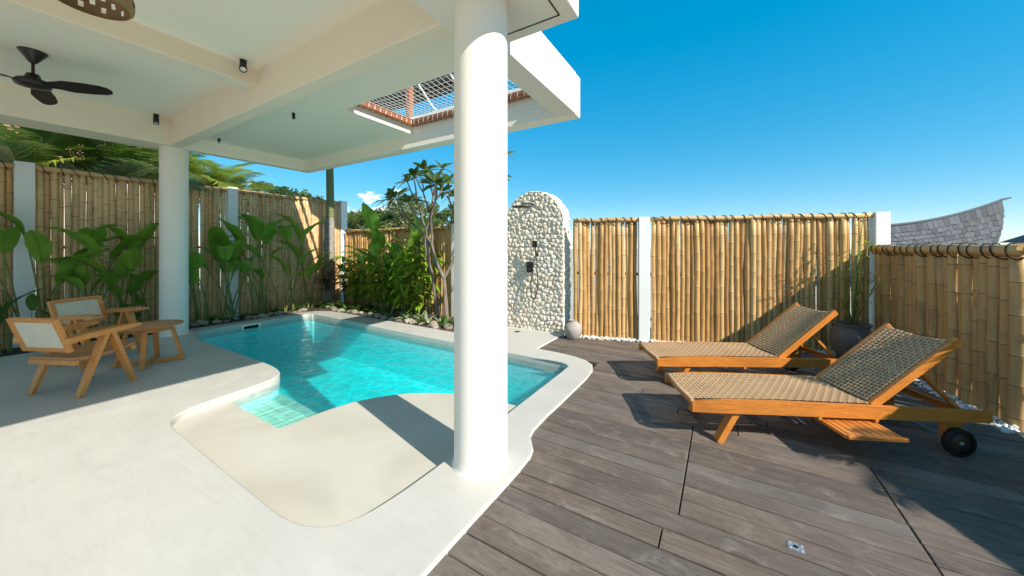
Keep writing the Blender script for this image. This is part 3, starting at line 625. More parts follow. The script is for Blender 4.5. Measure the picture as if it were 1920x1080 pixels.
def make_lounger(label):
    t = thing('sun_lounger', label, 'sun lounger', group='teak loungers on the deck')
    for y in (.018, LW - .018):
        pts = [(0, .245, .318), (.1, .243, .330), (.25, .243, .343), (.6, .246, .346), (1.0, .246, .342), (1.5, .246, .338), (2.0, .252, .332), (2.07, .256, .328)]
        v = []
        for x, z0, z1 in pts: v += [(x, y - .018, z0), (x, y + .018, z0), (x, y + .018, z1), (x, y - .018, z1)]
        k = len(pts); mb = MB().add(v, [(4 * i + j, 4 * i + (j + 1) % 4, 4 * i + 4 + (j + 1) % 4, 4 * i + 4 + j) for i in range(k - 1) for j in range(4)] + [(3, 2, 1, 0), (4 * k - 4, 4 * k - 3, 4 * k - 2, 4 * k - 1)])
        part('side_rail', mb, 'teak', t)
    for x, z in ((.05, .275), (.5, .265), (1.0, .265), (1.45, .275), (1.97, .285)): part('crossbar', MB().bbox(x - .02, x + .02, .037, LW - .037, z - .025, z + .025, .004), 'teak', t)
    for y in (.06, LW - .06):
        part('leg', MB().bar((.215, y, 0), (.375, y, .30), .044, .072, (0, 1, 0), 0), 'teak', t)
        part('wheel_bracket', MB().bbox(1.80, 1.92, y - .022, y + .022, .10, .30, .005), 'teak', t)
        yy = y - .05 if y < .3 else y + .05
        wh = link('wheel', None, t, (1.86, yy, .1)); wh.empty_display_size = .05
        tyre = MB().lathe([(.074, -.022), (.095, -.022), (.1, -.014), (.1, .014), (.095, .022), (.074, .022)], 32); tyre.v = [(x, z, y2) for x, y2, z in tyre.v]; part('tyre', tyre, 'tyre', wh)
        hub = MB().lathe([(.0, -.017), (.074, -.015), (.074, .015), (0, .017)], 32); hub.v = [(x, z, y2) for x, y2, z in hub.v]; part('hub', hub, 'hub', wh)
        nut = MB().lathe([(.0, -.027), (.012, -.026), (.013, -.016)], 12); nut.v = [(x, z, y2) for x, y2, z in nut.v]; part('nut', nut, 'steel', wh)
    part('axle', MB().tube([(1.86, .04, .1), (1.86, LW - .04, .1)], .009, 8), 'steel', t)
    def seat(u, v):
        x = .012 + u * 1.34; z = .335 + .022 * math.sin(min(1, u * 1.6) * math.pi * .5) - .012 * u - .014 * math.sin(math.pi * v); return (x, .04 + v * (LW - .08), z)
    part('woven_seat', weave(44, 15, seat, .0082, .0088), 'wicker', t, False, 'stuff')
    part('seat_roll', MB().tube([(.012, .03, .325), (.01, LW * .5, .312), (.012, LW - .03, .325)], .014, 8), 'wicker', t)
    B = link('backrest', None, t, (1.33, 0, .338), (0, R(-40.5), 0)); B.empty_display_size = .05
    for y in (.056, LW - .056): part('back_bar', MB().bbox(-.02, .755, y - .017, y + .017, -.028, .030, .004), 'teak', B)
    for x in (.02, .70): part('back_crossbar', MB().bbox(x - .018, x + .018, .075, LW - .075, -.03, -.004, .004), 'teak', B)
    part('woven_back', weave(25, 14, lambda u, v: (-.01 + u * .735, .076 + v * (LW - .152), .026 - .03 * math.sin(math.pi * v) * (.35 + .65 * u)), .0078, .0086), 'wicker', B, False, 'stuff')
    for y in (.095, LW - .095): part('prop', MB().bar((1.66, y, .60), (1.93, y, .32), .022, .036, (0, 1, 0)), 'teak', t)
    part('prop_bar', MB().tube([(1.93, .09, .32), (1.93, LW - .09, .32)], .012, 8), 'teak', t)
    for x in (.92, 1.31): part('tray_runner', MB().bbox(x - .012, x + .012, .0, LW, .222, .245, .003), 'teak', t)
    return t
def copy_tree(o, parent=None):
    c = o.copy(); COL.objects.link(c); c.parent = parent
    for ch in list(o.children): copy_tree(ch, c)
    return c
lg = make_lounger('nearest teak sun lounger with its slatted side tray pulled out')
lg2 = copy_tree(lg); tag(lg2, 'teak sun lounger farther from the camera, beside the golden bamboo fence')
lg.location = (-.2, 3.02, -.018); lg.rotation_euler.z = R(26)
lg2.location = (-.595, 3.985, -.018); lg2.rotation_euler.z = R(29.6)
tr = link('side_tray', None, lg, (.935, -.2, .206)); tr.empty_display_size = .05
for i in range(6): part('slat', MB().bbox(.03 + i * .053, .077 + i * .053, .0, .42, .0, .014, .003), 'teak', tr)
part('tray_edge', MB().bbox(.0, .376, -.026, -.001, -.006, .018, .004), 'teak', tr)
for x in (.0, .35): part('tray_side', MB().bbox(x, x + .026, .0, .42, -.012, .012, .003), 'teak', tr)

# ---------------------------------------------------------------- cane chairs and table
def make_chair(label):
    t = thing('lounge_chair', label, 'chair', group='teak and cane lounge chairs')
    for s in (-1, 1):
        x = s * .285
        part('leg', MB().bar((x, .225, 0), (x, .02, .60), .036, .058, (1, 0, 0), 0, .036, .085), 'teak2', t)
        part('leg', MB().bar((x, -.235, 0), (x, -.025, .60), .034, .058, (1, 0, 0), 0, .034, .085), 'teak2', t)
        mb = MB(); pr = [(-.33, .555, .615), (-.2, .575, .628), (.0, .592, .642), (.16, .602, .648), (.27, .618, .646)]; v = []
        for y, z0, z1 in pr:
            hw = .036 if y < 0 else .042
            v += [(x - hw, y, z0), (x + hw, y, z0), (x + hw, y, z1), (x - hw, y, z1)]
        k = len(pr); mb.add(v, [(4 * i + (j + 1) % 4, 4 * i + j, 4 * i + 4 + j, 4 * i + 4 + (j + 1) % 4) for i in range(k - 1) for j in range(4)] + [(0, 1, 2, 3), (4 * k - 1, 4 * k - 2, 4 * k - 3, 4 * k - 4)])
        part('armrest', mb, 'teak2', t)
    mb = MB(); nx, ny = 8, 8
    v = [(-.26 + .52 * i / nx, -.25 + .5 * j / ny, .395 + .028 * ((j / ny) - .4) - .022 * math.sin(math.pi * j / ny) + dz) for dz in (.018, -.018) for j in range(ny + 1) for i in range(nx + 1)]
    q = (nx + 1) * (ny + 1); f = []
    for j in range(ny):
        for i in range(nx): a = j * (nx + 1) + i; f += [(a, a + 1, a + nx + 2, a + nx + 1), (q + a + nx + 1, q + a + nx + 2, q + a + 1, q + a)]
    for i in range(nx): f += [(i + 1, i, q + i, q + i + 1), (ny * (nx + 1) + i, ny * (nx + 1) + i + 1, q + ny * (nx + 1) + i + 1, q + ny * (nx + 1) + i)]
    for j in range(ny): a = j * (nx + 1); b = a + nx; f += [(a, a + nx + 1, q + a + nx + 1, q + a), (b + nx + 1, b, q + b, q + b + nx + 1)]
    part('seat', mb.add(v, f), 'seat', t)
    for y, z in ((.235, .375), (-.24, .352)): part('seat_rail', MB().bbox(-.27, .27, y - .02, y + .02, z - .025, z + .022, .004), 'teak2', t)
    B = link('backrest', None, t, (0, -.275, .47), (R(18), 0, 0)); B.empty_display_size = .05
    for s in (-1, 1): part('back_stile', MB().bbox(s * .255 - .024, s * .255 + .024, -.018, .018, .0, .36, .005), 'teak2', B)
    for z in (.0, .325): part('back_bar', MB().bbox(-.232, .232, -.0165, .0165, z, z + .042, .005), 'teak2', B)
    part('cane_panel', weave(22, 14, lambda u, v: (-.231 + .462 * u, -.004, .04 + .288 * v), .0068, .0066, .0015, .001), 'cane', B, False, 'stuff')
    return t
c1 = make_chair('nearer teak and cane chair seen from behind, its back to the camera')
c2 = copy_tree(c1); tag(c2, 'farther teak and cane chair facing the small round table')
c1.location = (-5.84, .80, 0); c1.rotation_euler.z = math.atan2(.9, -.42) - math.pi / 2
c2.location = (-7.12, 1.13, 0); c2.rotation_euler.z = math.atan2(.5, .86) - math.pi / 2
tb = thing('side_table', 'small round teak table with splayed legs between the two chairs', 'table', (-6.33, 1.40, 0), R(20))
part('table_top', MB().lathe([(0, .475), (.26, .475), (.315, .487), (.32, .497), (.315, .505), (0, .507)], 48), 'seat', tb); part('apron', MB().lathe([(.20, .43), (.215, .43), (.215, .476), (.20, .476)], 32), 'teak2', tb)
for k in range(4):
    a = R(90 * k + 45); e, g = math.cos(a), math.sin(a)
    part('leg', MB().bar((.315 * e, .315 * g, .01), (.20 * e, .20 * g, .476), .036, .05, (-g, e, 0), 0, .036, .05), 'teak2', tb)
    part('foot_rail', MB().bar((.318 * e, .318 * g, .026), (.03 * e, .03 * g, .026), .03, .044), 'teak2', tb)
    part('knee', MB().add([(.31 * e - g * s * .014, .31 * g + e * s * .014, .048) for s in (-1, 1)] + [(.295 * e - g * s * .014, .295 * g + e * s * .014, .11) for s in (-1, 1)] + [(.24 * e - g * s * .014, .24 * g + e * s * .014, .062) for s in (-1, 1)] + [(.20 * e - g * s * .014, .20 * g + e * s * .014, .048) for s in (-1, 1)], [(0, 2, 4, 6), (7, 5, 3, 1), (2, 3, 5, 4), (4, 5, 7, 6), (0, 1, 3, 2)]), 'teak2', tb)
# ---------------------------------------------------------------- pots
p1 = thing('clay_jar', 'small pale grey clay jar at the foot of the shower wall', 'jar', (-2.13, 5.46, -.018))
part('body', MB().lathe([(0, 0), (.075, 0), (.09, .01), (.132, .08), (.150, .145), (.148, .195), (.122, .245), (.078, .276), (.066, .288), (.066, .302), (.076, .312), (.062, .315), (.054, .29), (.05, .26)], 32), 'clay_pale', p1)
p2 = thing('plant_pot', 'big dark clay pot in the fence corner behind the loungers', 'pot', (1.50, 6.42, -.018))
part('body', MB().lathe([(0, 0), (.12, 0), (.14, .01), (.20, .12), (.235, .25), (.225, .36), (.185, .42), (.175, .44), (.20, .475), (.205, .49), (.185, .492), (.165, .45)], 36), 'clay_dark', p2); part('soil', MB().lathe([(.175, .43), (0, .44)], 24), 'soil', p2)
# ---------------------------------------------------------------- leaf builders
def paddle(hs, L, Wd, lean, droop, seed, mats=('helic', 'stalk'), r0=.014):
    rnd = random.Random(seed); pts = []; d = lean * .25; p = Vector((0, 0, 0)); n = 6
    for i in range(n + 1):
        pts.append(p.copy()); d = lean * (.25 + .75 * i / n); p = p + Vector((0, math.sin(d), math.cos(d))) * hs / n
    mb = MB().tube(pts, [r0 * (1 - .45 * i / n) for i in range(n + 1)], 6, 1, False)
    base = pts[-1]; m = 11; prev = base; rows = []; tw = rnd.uniform(-.35, .35); sd = rnd.uniform(-.12, .12); mid = []
    for i in range(m + 1):
        t = i / m; a = lean + (droop - lean) * t ** 1.2; q = prev if i == 0 else prev + Vector((sd * t, math.sin(a), math.cos(a))).normalized() * L / m; prev = q; mid.append(q)
        hw = Wd * .5 * (math.sin(math.pi * (t * .96 + .04) ** .82) ** .8) if t < 1 else .001
        nr = Vector((0, -math.cos(a), math.sin(a))); sx = Vector((math.cos(tw * t), 0, math.sin(tw * t) * .4)); row = []
        for k in (-1, -.55, 0, .55, 1):
            wv = .012 * math.sin(t * 14 + k * 2 + seed) * abs(k); row.append(q + sx * hw * k + nr * (hw * (.26 * abs(k) ** 1.3) + wv))
        rows.append(row)
    mb.add([v for r in rows for v in r], [(i * 5 + k, i * 5 + k + 1, i * 5 + 6 + k, i * 5 + 5 + k) for i in range(m) for k in range(4)], 0, True)
    mb.tube([q + Vector((0, math.cos(.5), -math.sin(.5))) * .004 for q in mid], [.007 * (1 - .8 * i / m) for i in range(m + 1)], 4, 1, False)
    return mb.mesh('leaf', mats)
HEL = [paddle(random.uniform(.75, 1.5), random.uniform(.55, .82), random.uniform(.22, .30), R(random.uniform(10, 36)), R(random.uniform(52, 120)), i) for i in range(16)]
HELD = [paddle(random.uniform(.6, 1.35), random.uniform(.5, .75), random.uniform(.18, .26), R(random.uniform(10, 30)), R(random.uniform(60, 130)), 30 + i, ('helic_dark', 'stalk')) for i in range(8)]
def helic(label, x, y, n, s, meshes=HEL, spread=.16, yaw=None, fan=3.2, seed=0):
    rnd = random.Random(seed); P = thing('heliconia_plant', label, 'plant', (x, y, -.05))
    for i in range(n):
        a = (yaw if yaw is not None else 0) + rnd.uniform(-fan / 2, fan / 2)
        link('leaf', rnd.choice(meshes), P, (rnd.uniform(-spread, spread) * .5, rnd.uniform(-spread, spread), 0), (rnd.uniform(-.06, .06), rnd.uniform(-.06, .06), a), s * rnd.uniform(.72, 1.08))
    return P
E_ = -math.pi / 2                                                           # leaves lean towards the pool
helic('heliconia with broad leaves before the leftmost white fence post', -8.98, .66, 8, 1.18, seed=1, yaw=E_)
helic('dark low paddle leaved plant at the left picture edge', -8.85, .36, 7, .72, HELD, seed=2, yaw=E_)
helic('big heliconia rising behind the cane chairs', -8.98, 1.22, 10, 1.18, seed=3, yaw=E_)
helic('heliconia with an upright pale leaf left of the far column', -8.98, 1.68, 9, 1.18, seed=4, yaw=E_)
helic('small heliconia half hidden by the far column', -9.12, 2.0, 5, .85, seed=5, yaw=E_)
helic('heliconia just right of the far column', -9.08, 2.78, 8, 1.0, seed=16, yaw=E_)
helic('tall heliconia before the white post in the tall fence', -8.98, 3.12, 9, 1.28, seed=7, yaw=E_)
helic('leafy heliconia between the white post and the palm trunk', -8.98, 3.78, 10, 1.15, seed=8, yaw=E_)
helic('heliconia left of the palm trunk with one leaf standing up', -8.98, 4.3, 7, 1.1, seed=19, yaw=E_)
helic('thin heliconia close beside the palm trunk', -9.0, 4.88, 5, 1.2, seed=10, yaw=E_)
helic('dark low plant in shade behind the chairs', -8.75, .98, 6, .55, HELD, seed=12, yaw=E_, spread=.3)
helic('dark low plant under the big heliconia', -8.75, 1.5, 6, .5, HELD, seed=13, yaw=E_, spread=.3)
helic('banana like plant with a tall upright leaf at the back fence', -7.15, 5.55, 8, 1.32, seed=21, yaw=math.pi)
helic('heliconia at the back fence left of the frangipani', -6.3, 5.6, 8, 1.2, seed=22, yaw=math.pi)
def cane_mesh(h, seed, mat):
    rnd = random.Random(seed); lean = rnd.uniform(.1, .38); pts = [Vector((0, math.sin(lean * t) * h * t * .8, h * t * (1 - .12 * lean * t))) for t in [i / 8 for i in range(9)]]
    mb = MB().tube(pts, [.009 * (1 - .6 * i / 8) for i in range(9)], 5, 1, False); k = int(h / .095)
    for i in range(3, k + 1):
        t = i / k; q = pts[min(7, int(t * 8))].lerp(pts[min(8, int(t * 8) + 1)], t * 8 - int(t * 8)); a = (0 if i % 2 else math.pi) + rnd.uniform(-.5, .5); L = rnd.uniform(.34, .54) * (1 - .25 * abs(t - .6)); wd = L * .235
        dx = Vector((math.cos(a), math.sin(a), 0)); sd = Vector((-dx.y, dx.x, 0)); rows = []
        for j in range(6):
            u = j / 5; c = q + dx * L * u * .92 + Vector((0, 0, 1)) * (L * (.55 * u - .75 * u * u)); hw = wd * .5 * math.sin(math.pi * min(1, .08 + u * .92)) ** .7; rows += [c - sd * hw + Vector((0, 0, hw * .3)), c, c + sd * hw + Vector((0, 0, hw * .3))]
        mb.add(rows, [(3 * j + e, 3 * j + e + 1, 3 * j + 4 + e, 3 * j + 3 + e) for j in range(5) for e in (0, 1)], 0, True)
    return mb.mesh('leafy_cane', [mat, 'stalk'])
GIN = [cane_mesh(random.uniform(1.1, 1.85), 60 + i, 'ginger') for i in range(8)]
def ginger(label, x, y, n, s, seed, spread=.3):
    rnd = random.Random(seed); P = thing('ginger_plant', label, 'plant', (x, y, -.05))
    for i in range(n): link('leafy_cane', rnd.choice(GIN), P, (rnd.uniform(-spread, spread), rnd.uniform(-.2, .2), 0), (rnd.uniform(-.1, .1), rnd.uniform(-.1, .1), rnd.uniform(0, 6.28)), s * rnd.uniform(.75, 1.1))
ginger('sunlit ginger bush beside the corner post of the back fence', -7.95, 5.5, 17, 1.0, 31)
ginger('tallest bright green ginger bush in the middle of the back bed', -6.85, 5.45, 19, 1.12, 32)
ginger('bright ginger bush just left of the frangipani trunks', -5.9, 5.45, 16, .98, 33)
# ---------------------------------------------------------------- strap-leaved ground plants
def strap(n, L, wd, arch, seed, mat):
    rnd = random.Random(seed); mb = MB()
    for i in range(n):
        a = rnd.uniform(0, 6.28); l = L * rnd.uniform(.6, 1.1); el = rnd.uniform(.35, 1.35); dx = Vector((math.cos(a), math.sin(a), 0)); sd = Vector((-dx.y, dx.x, 0)); rows = []; c = Vector((rnd.uniform(-.03, .03), rnd.uniform(-.03, .03), 0)); m = 6
        for j in range(m + 1):
            u = j / m; e = el - arch * u; hw = wd * .5 * (.45 + .55 * math.sin(math.pi * min(1, u * .8 + .2))) * (1 if j < m else .05); rows += [c - sd * hw, c + Vector((0, 0, -hw * .4)), c + sd * hw]; c = c + (dx * math.cos(e) + Vector((0, 0, 1)) * math.sin(e)) * l / m
        mb.add(rows, [(3 * j + e, 3 * j + e + 1, 3 * j + 4 + e, 3 * j + 3 + e) for j in range(m) for e in (0, 1)], 0, True)
    return mb.mesh('leaves', mat)
FERN = [strap(22, .34, .045, 1.5, i, 'fern') for i in range(4)]; SILV = [strap(26, .30, .05, 1.2, 10 + i, 'silver') for i in range(3)]; CORD = [strap(24, .42, .06, 1.3, 20 + i, 'cordy') for i in range(3)]
def tuft(name, label, mesh, x, y, s=1., group=None, rz=0, z=-.05):
    P = thing(name, label, 'plant', (x, y, z), rz, group); link('leaves', mesh, P, None, None, s); return P
GF = [(-9.0, 2.35, .8), (-9.05, 2.9, .9), (-8.95, 3.45, .8), (-9.0, 4.05, .85), (-8.95, 4.6, .95), (-8.8, 5.1, 1.1), (-8.35, 5.1, 1.1), (-7.9, 5.15, 1.15), (-7.45, 5.2, 1.05), (-7.0, 5.25, .9), (-6.6, 5.2, .9), (-4.55, 5.05, 1.0), (-4.3, 5.3, 1.15), (-9.05, .1, .9), (-8.95, 1.85, .8)]
for i, (x, y, s) in enumerate(GF):
    tuft('ground_fern', 'low arching green fern ' + ['just right of the far column base', 'left of the white post in the tall fence', 'at the foot of the white post in the tall fence', 'right of the white post in the tall fence', 'midway between the white post and the palm trunk', 'at the foot of the palm trunk', 'right of the palm trunk', 'below the sunlit corner ginger bush', 'below the banana like plant', 'left of the silvery row of plants', 'touching the left end of the silvery row', 'at the right end of the silvery row', 'nearest the near column at the back bed', 'at the far left picture edge', 'left of the far column behind the chairs'][i], FERN[i % 4], x, y, s, 'ferns on the planting bed', i * 1.3)
for i, (x, y, s) in enumerate([(-6.25, 5.12, 1.05), (-5.95, 5.2, 1.1), (-5.65, 5.08, 1.1), (-5.35, 5.15, 1.0), (-5.05, 5.02, 1.1), (-4.8, 5.15, 1.05)]):
    tuft('spider_lily', ['leftmost', 'second from left', 'third from left', 'fourth from left', 'fifth from left', 'rightmost'][i] + ' of the six silvery strap leaved plants before the frangipani', SILV[i % 3], x, y, s, 'silvery plants at the pool edge', i * 2.1)
def cordyline(label, x, y, hs, seed):
    P = thing('cordyline', label, 'plant', (x, y, -.05))
    for k, h in enumerate(hs):
        ox, oy = random.uniform(-.12, .12), random.uniform(-.12, .12); part('stem', MB().tube([(ox * .3, oy * .3, 0), (ox, oy, h)], .012, 6), 'bark', P); link('leaf_rosette', CORD[(k + seed) % 3], P, (ox, oy, h), (0, 0, k * 2.), .85)
cordyline('dark red cordyline at the foot of the palm trunk', -8.68, 5.2, (.45, .8, .65), 0)
cordyline('dark red cordyline to the right of the corner fence post', -8.35, 5.45, (.5, .75, .95), 1)
# ---------------------------------------------------------------- frangipani tree
def frangipani(x, y):
    T = thing('frangipani_tree', 'bare grey frangipani tree with leaf rosettes at its branch tips', 'tree', (x, y, -.06)); rnd = random.Random(17)
    mb = MB(); tips = []
    def grow_b(p, d, L, r, lev):
        m = 5; pts = [p.copy()]; rr = [r]; q = p.copy(); dd = d.copy()
        for i in range(m):
            dd = (dd + Vector((rnd.uniform(-.16, .16), rnd.uniform(-.16, .16), rnd.uniform(-.02, .16)))).normalized(); q = q + dd * L / m; pts.append(q.copy()); rr.append(r * (1 - .30 * (i + 1) / m))
        mb.tube(pts, rr, 8, 0, lev == 4)
        if lev >= 4 or (lev >= 3 and rnd.random() < .2): tips.append((q, dd)); return
        k = 2; a0 = rnd.uniform(0, 6.28)
        for j in range(k):
            a = a0 + j * 6.28 / k + rnd.uniform(-.4, .4); sp = rnd.uniform(.35, .62); o = dd.orthogonal().normalized(); o2 = dd.cross(o)
            grow_b(q, (dd + (o * math.cos(a) + o2 * math.sin(a)) * sp + Vector((0, 0, .12))).normalized(), L * rnd.uniform(.70, .90), r * .72, lev + 1)
    grow_b(Vector((0, 0, 0)), Vector((-.12, -.05, 1)).normalized(), .95, .052, 0)
    grow_b(Vector((-.30, .12, 0)), Vector((-.30, .0, 1)).normalized(), 1.15, .045, 1)
    grow_b(Vector((.12, .15, 0)), Vector((.10, .05, 1)).normalized(), 1.15, .045, 1)
    part('trunk', mb, 'bark', T)
    me = []
    for s in range(5):
        b = MB(); n = 9
        for i in range(n):
            a = i * 2.4 + rnd.uniform(-.3, .3); L = rnd.uniform(.19, .32); dx = Vector((math.cos(a), math.sin(a), 0)); sd = Vector((-dx.y, dx.x, 0)); rows = []; el = rnd.uniform(.0, .8)
            for j in range(6):
                u = j / 5; c = dx * L * (.12 + u) * math.cos(el) + Vector((0, 0, 1)) * (L * u * math.sin(el) - .12 * L * u * u * 2); hw = .043 * math.sin(math.pi * min(1, u * .9 + .06)) ** .8; rows += [c - sd * hw + Vector((0, 0, hw * .25)), c, c + sd * hw + Vector((0, 0, hw * .25))]
            b.add(rows, [(3 * j + e, 3 * j + e + 1, 3 * j + 4 + e, 3 * j + 3 + e) for j in range(5) for e in (0, 1)], 0, True)
        me.append(b.mesh('leaf_rosette', 'plum'))
    for q, d in tips:
        link('leaf_rosette', rnd.choice(me), T, q, d.to_track_quat('Z', 'Y').to_euler(), rnd.uniform(.8, 1.25))
frangipani(-4.72, 5.25)
# ---------------------------------------------------------------- palms
def frond_mesh(L, mat, seed, droop=1.5, lift=.9, nl=40, ll=.78):
    rnd = random.Random(seed); mb = MB(); pts = []; q = Vector((0, 0, 0)); m = 14; fr = []
    for i in range(m + 1):
        t = i / m; e = lift - droop * t ** 1.3; pts.append(q.copy()); fr.append(e); q = q + Vector((math.cos(e), 0, math.sin(e))) * L / m
    mb.tube(pts, [.022 * (1 - .85 * i / m) for i in range(m + 1)], 5, 1, False)
    for i in range(nl):
        t = .10 + .88 * i / nl; k = min(m - 1, int(t * m)); c = pts[k].lerp(pts[k + 1], t * m - k); e = fr[k]; T = Vector((math.cos(e), 0, math.sin(e))); U = Vector((-math.sin(e), 0, math.cos(e)))
        l = ll * (math.sin(math.pi * (.14 + .8 * t)) ** .6) * rnd.uniform(.85, 1.1)
        for s in (-1, 1):
            d = (T * .62 + Vector((0, s, 0)) * .8 + U * .22).normalized(); hw = .028; a1 = c + d * l * .5 + Vector((0, 0, -.03 * l)); a2 = c + d * l + Vector((0, 0, -.26 * l)) + Vector((rnd.uniform(-.03, .03),) * 3); w_ = T * hw
            mb.add([c - w_ * .5, c + w_ * .5, a1 + w_, a1 - w_, a2 + w_ * .12, a2 - w_ * .12], [(0, 1, 2, 3), (3, 2, 4, 5)], 0)
    return mb.mesh('frond', [mat, 'stalk'])
FD = [frond_mesh(random.uniform(2.3, 2.9), 'palm_dark', i, random.uniform(1.0, 1.7), random.uniform(.5, 1.0)) for i in range(4)]; FG = [frond_mesh(random.uniform(1.9, 2.4), 'palm_sunlit', 9 + i, random.uniform(1.0, 1.6), random.uniform(.6, 1.0)) for i in range(4)]
def palm(label, x, y, h, fr, n, seed, s=1., r=.13, bark_='palmbark'):
    rnd = random.Random(seed); P = thing('palm_tree', label, 'palm', (x, y, -.13)); part('trunk', MB().tube([(0, 0, 0), (.05, .02, h * .5), (0, 0, h)], [r * 1.2, r, r * .8], 12), bark_, P)
    for i in range(n): link('frond', rnd.choice(fr), P, (0, 0, h - .05), (rnd.uniform(-.2, .2), rnd.uniform(-.55, .35), i * 2.4 + rnd.uniform(-.2, .2)), s * rnd.uniform(.85, 1.1))
    return P
palm('dark green coconut palm beyond the tall fence at the far left', -10.9, .75, 3.0, FD, 10, 1, 1.0)
palm('dark green coconut palm beyond the fence left of the far column', -11.2, 1.75, 2.85, FD, 10, 2, 1.0)
palm('yellow green palm behind the far column', -11.6, 2.75, 2.9, FG, 11, 3, .95)
palm('yellow green palm to the right of the far column', -11.5, 3.6, 2.8, FG, 11, 4, .85)
ap = palm('slender palm with ringed grey trunk and green shaft in the fence corner', -9.02, 5.38, 5.6, FD, 9, 6, .8, .1, 'crownshaft')
part('lower_trunk', MB().tube([(.0, 0, 0), (0, 0, .25), (.02, 0, 1.2), (.02, 0, 2.42)], [.21, .17, .16, .128], 16), 'palmbark', ap)
# ---------------------------------------------------------------- trees beyond the fences
def leafy_tree(label, x, y, h, cr, mat, seed, nleaf=2600, gap=.5, ls=.16, trunk_r=.14):
    rnd = random.Random(seed); T = thing('garden_tree', label, 'tree', (x, y, -.13)); mb = MB().tube([(0, 0, 0), (.1, 0, h * .35), (0, .1, h * .62)], [trunk_r, trunk_r * .8, trunk_r * .5], 8); cl = []
    for i in range(26):
        a = rnd.uniform(0, 6.28); z = h * (.55 + .45 * rnd.random()); rr = cr * math.sqrt(rnd.random()) * (1 - .55 * abs((z / h - .74) / .3)); c = Vector((rr * math.cos(a), rr * math.sin(a), z)); cl.append((c, cr * rnd.uniform(.14, .28)))
        s0 = Vector((0, .05, h * rnd.uniform(.35, .6))); mb.tube([s0, s0.lerp(c, .5) + Vector((0, 0, .1)), c], [trunk_r * .35, trunk_r * .2, .012], 5, 0, False)
    part('trunk', mb, 'bark', T); lf = MB()
    for i in range(nleaf):
        c, r = rnd.choice(cl); d = Vector((rnd.gauss(0, 1), rnd.gauss(0, 1), rnd.gauss(0, .8))); d = d.normalized() * r * rnd.random() ** .45; p = c + d; a = Vector((rnd.gauss(0, 1), rnd.gauss(0, 1), rnd.gauss(0, .5))).normalized(); b = a.orthogonal().normalized(); b = (b * math.cos(i) + a.cross(b) * math.sin(i)); l = ls * rnd.uniform(.6, 1.2)
        lf.add([p - a * l * .5, p + b * l * .22, p + a * l * .5, p - b * l * .22], [(0, 1, 2, 3)])
    part('crown', lf, mat, T)
leafy_tree('airy pale tree above the tall fence beside the yellow palm', -24, 9.6, 5.7, 1.5, 'tree_pale', 1, 1500, ls=.3)
leafy_tree('thin feathery tree above the tall fence nearer the palm trunk', -25, 11.6, 5.5, 1.5, 'tree', 2, 1100, ls=.3)
leafy_tree('sparse tree over the tall fence next to the canopy corner', -26, 13.9, 5.55, 1.3, 'tree', 3, 1000, ls=.3)
TR = [(-27, 18.5, 4.4, 2.6, 'tree_pale', 'pale olive tree showing right of the corner fence post'), (-24.3, 18, 4.6, 2.5, 'tree', 'round green tree under the white cloud'), (-21.8, 18.6, 4.3, 2.4, 'tree', 'green tree behind the tallest ginger bush'), (-19.3, 18, 5.0, 2.4, 'tree_pale', 'bright tree behind the frangipani branches'), (-16.6, 18.2, 4.6, 2.3, 'tree', 'green tree just left of the near column')]
for i, (x, y, h, c, m, lb) in enumerate(TR): leafy_tree(lb, x, y, h, c, m, 40 + i, 5200, ls=.24)
# shrubs whose tops stand above the fence just outside the picture
for i, (x, y) in enumerate([(2.75, 3.8), (3.0, 3.1), (3.3, 2.5), (3.65, 1.8)]):
    palm(['small palm behind the low fence, shading the nearest lounger', 'small palm behind the low fence, second from the lounger', 'small palm behind the low fence, third from the lounger', 'small palm behind the low fence, nearest the camera'][i], x, y, 1.18, FD, 9, 70 + i, .36, .04)
# climber in the big pot
cl_ = thing('pot_bamboo', 'thin leafy bamboo growing from the dark clay pot', 'plant', (1.50, 6.42, .42)); rnd = random.Random(5)
for k, (dx, dy, h) in enumerate([(.10, .04, 1.5), (-.10, .04, .95), (.22, -.02, .7), (.16, .06, 1.2), (-.18, .0, .7), (.04, -.06, 1.1)]):
    mb = MB().tube([(0, 0, 0), (dx * .6, dy * .6, h * .5), (dx * 1.2, dy * 1.2, h)], [.011, .009, .004], 6, 1)
    for i in range(int(h * 46)):
        t = rnd.uniform(.25, 1); c = Vector((dx * 1.2 * t, dy * 1.2 * t, h * t)); a = rnd.uniform(0, 6.28); l = rnd.uniform(.06, .13); d = Vector((math.cos(a), math.sin(a), rnd.uniform(-.7, .3))).normalized(); s = d.cross(Vector((0, 0, 1))).normalized(); c = c + d * rnd.uniform(0, .16)
        mb.add([c, c + d * l * .5 + s * .011, c + d * l, c + d * l * .5 - s * .011], [(0, 1, 2, 3)])
    part('stem', mb, ['ginger', 'stalk'], cl_)
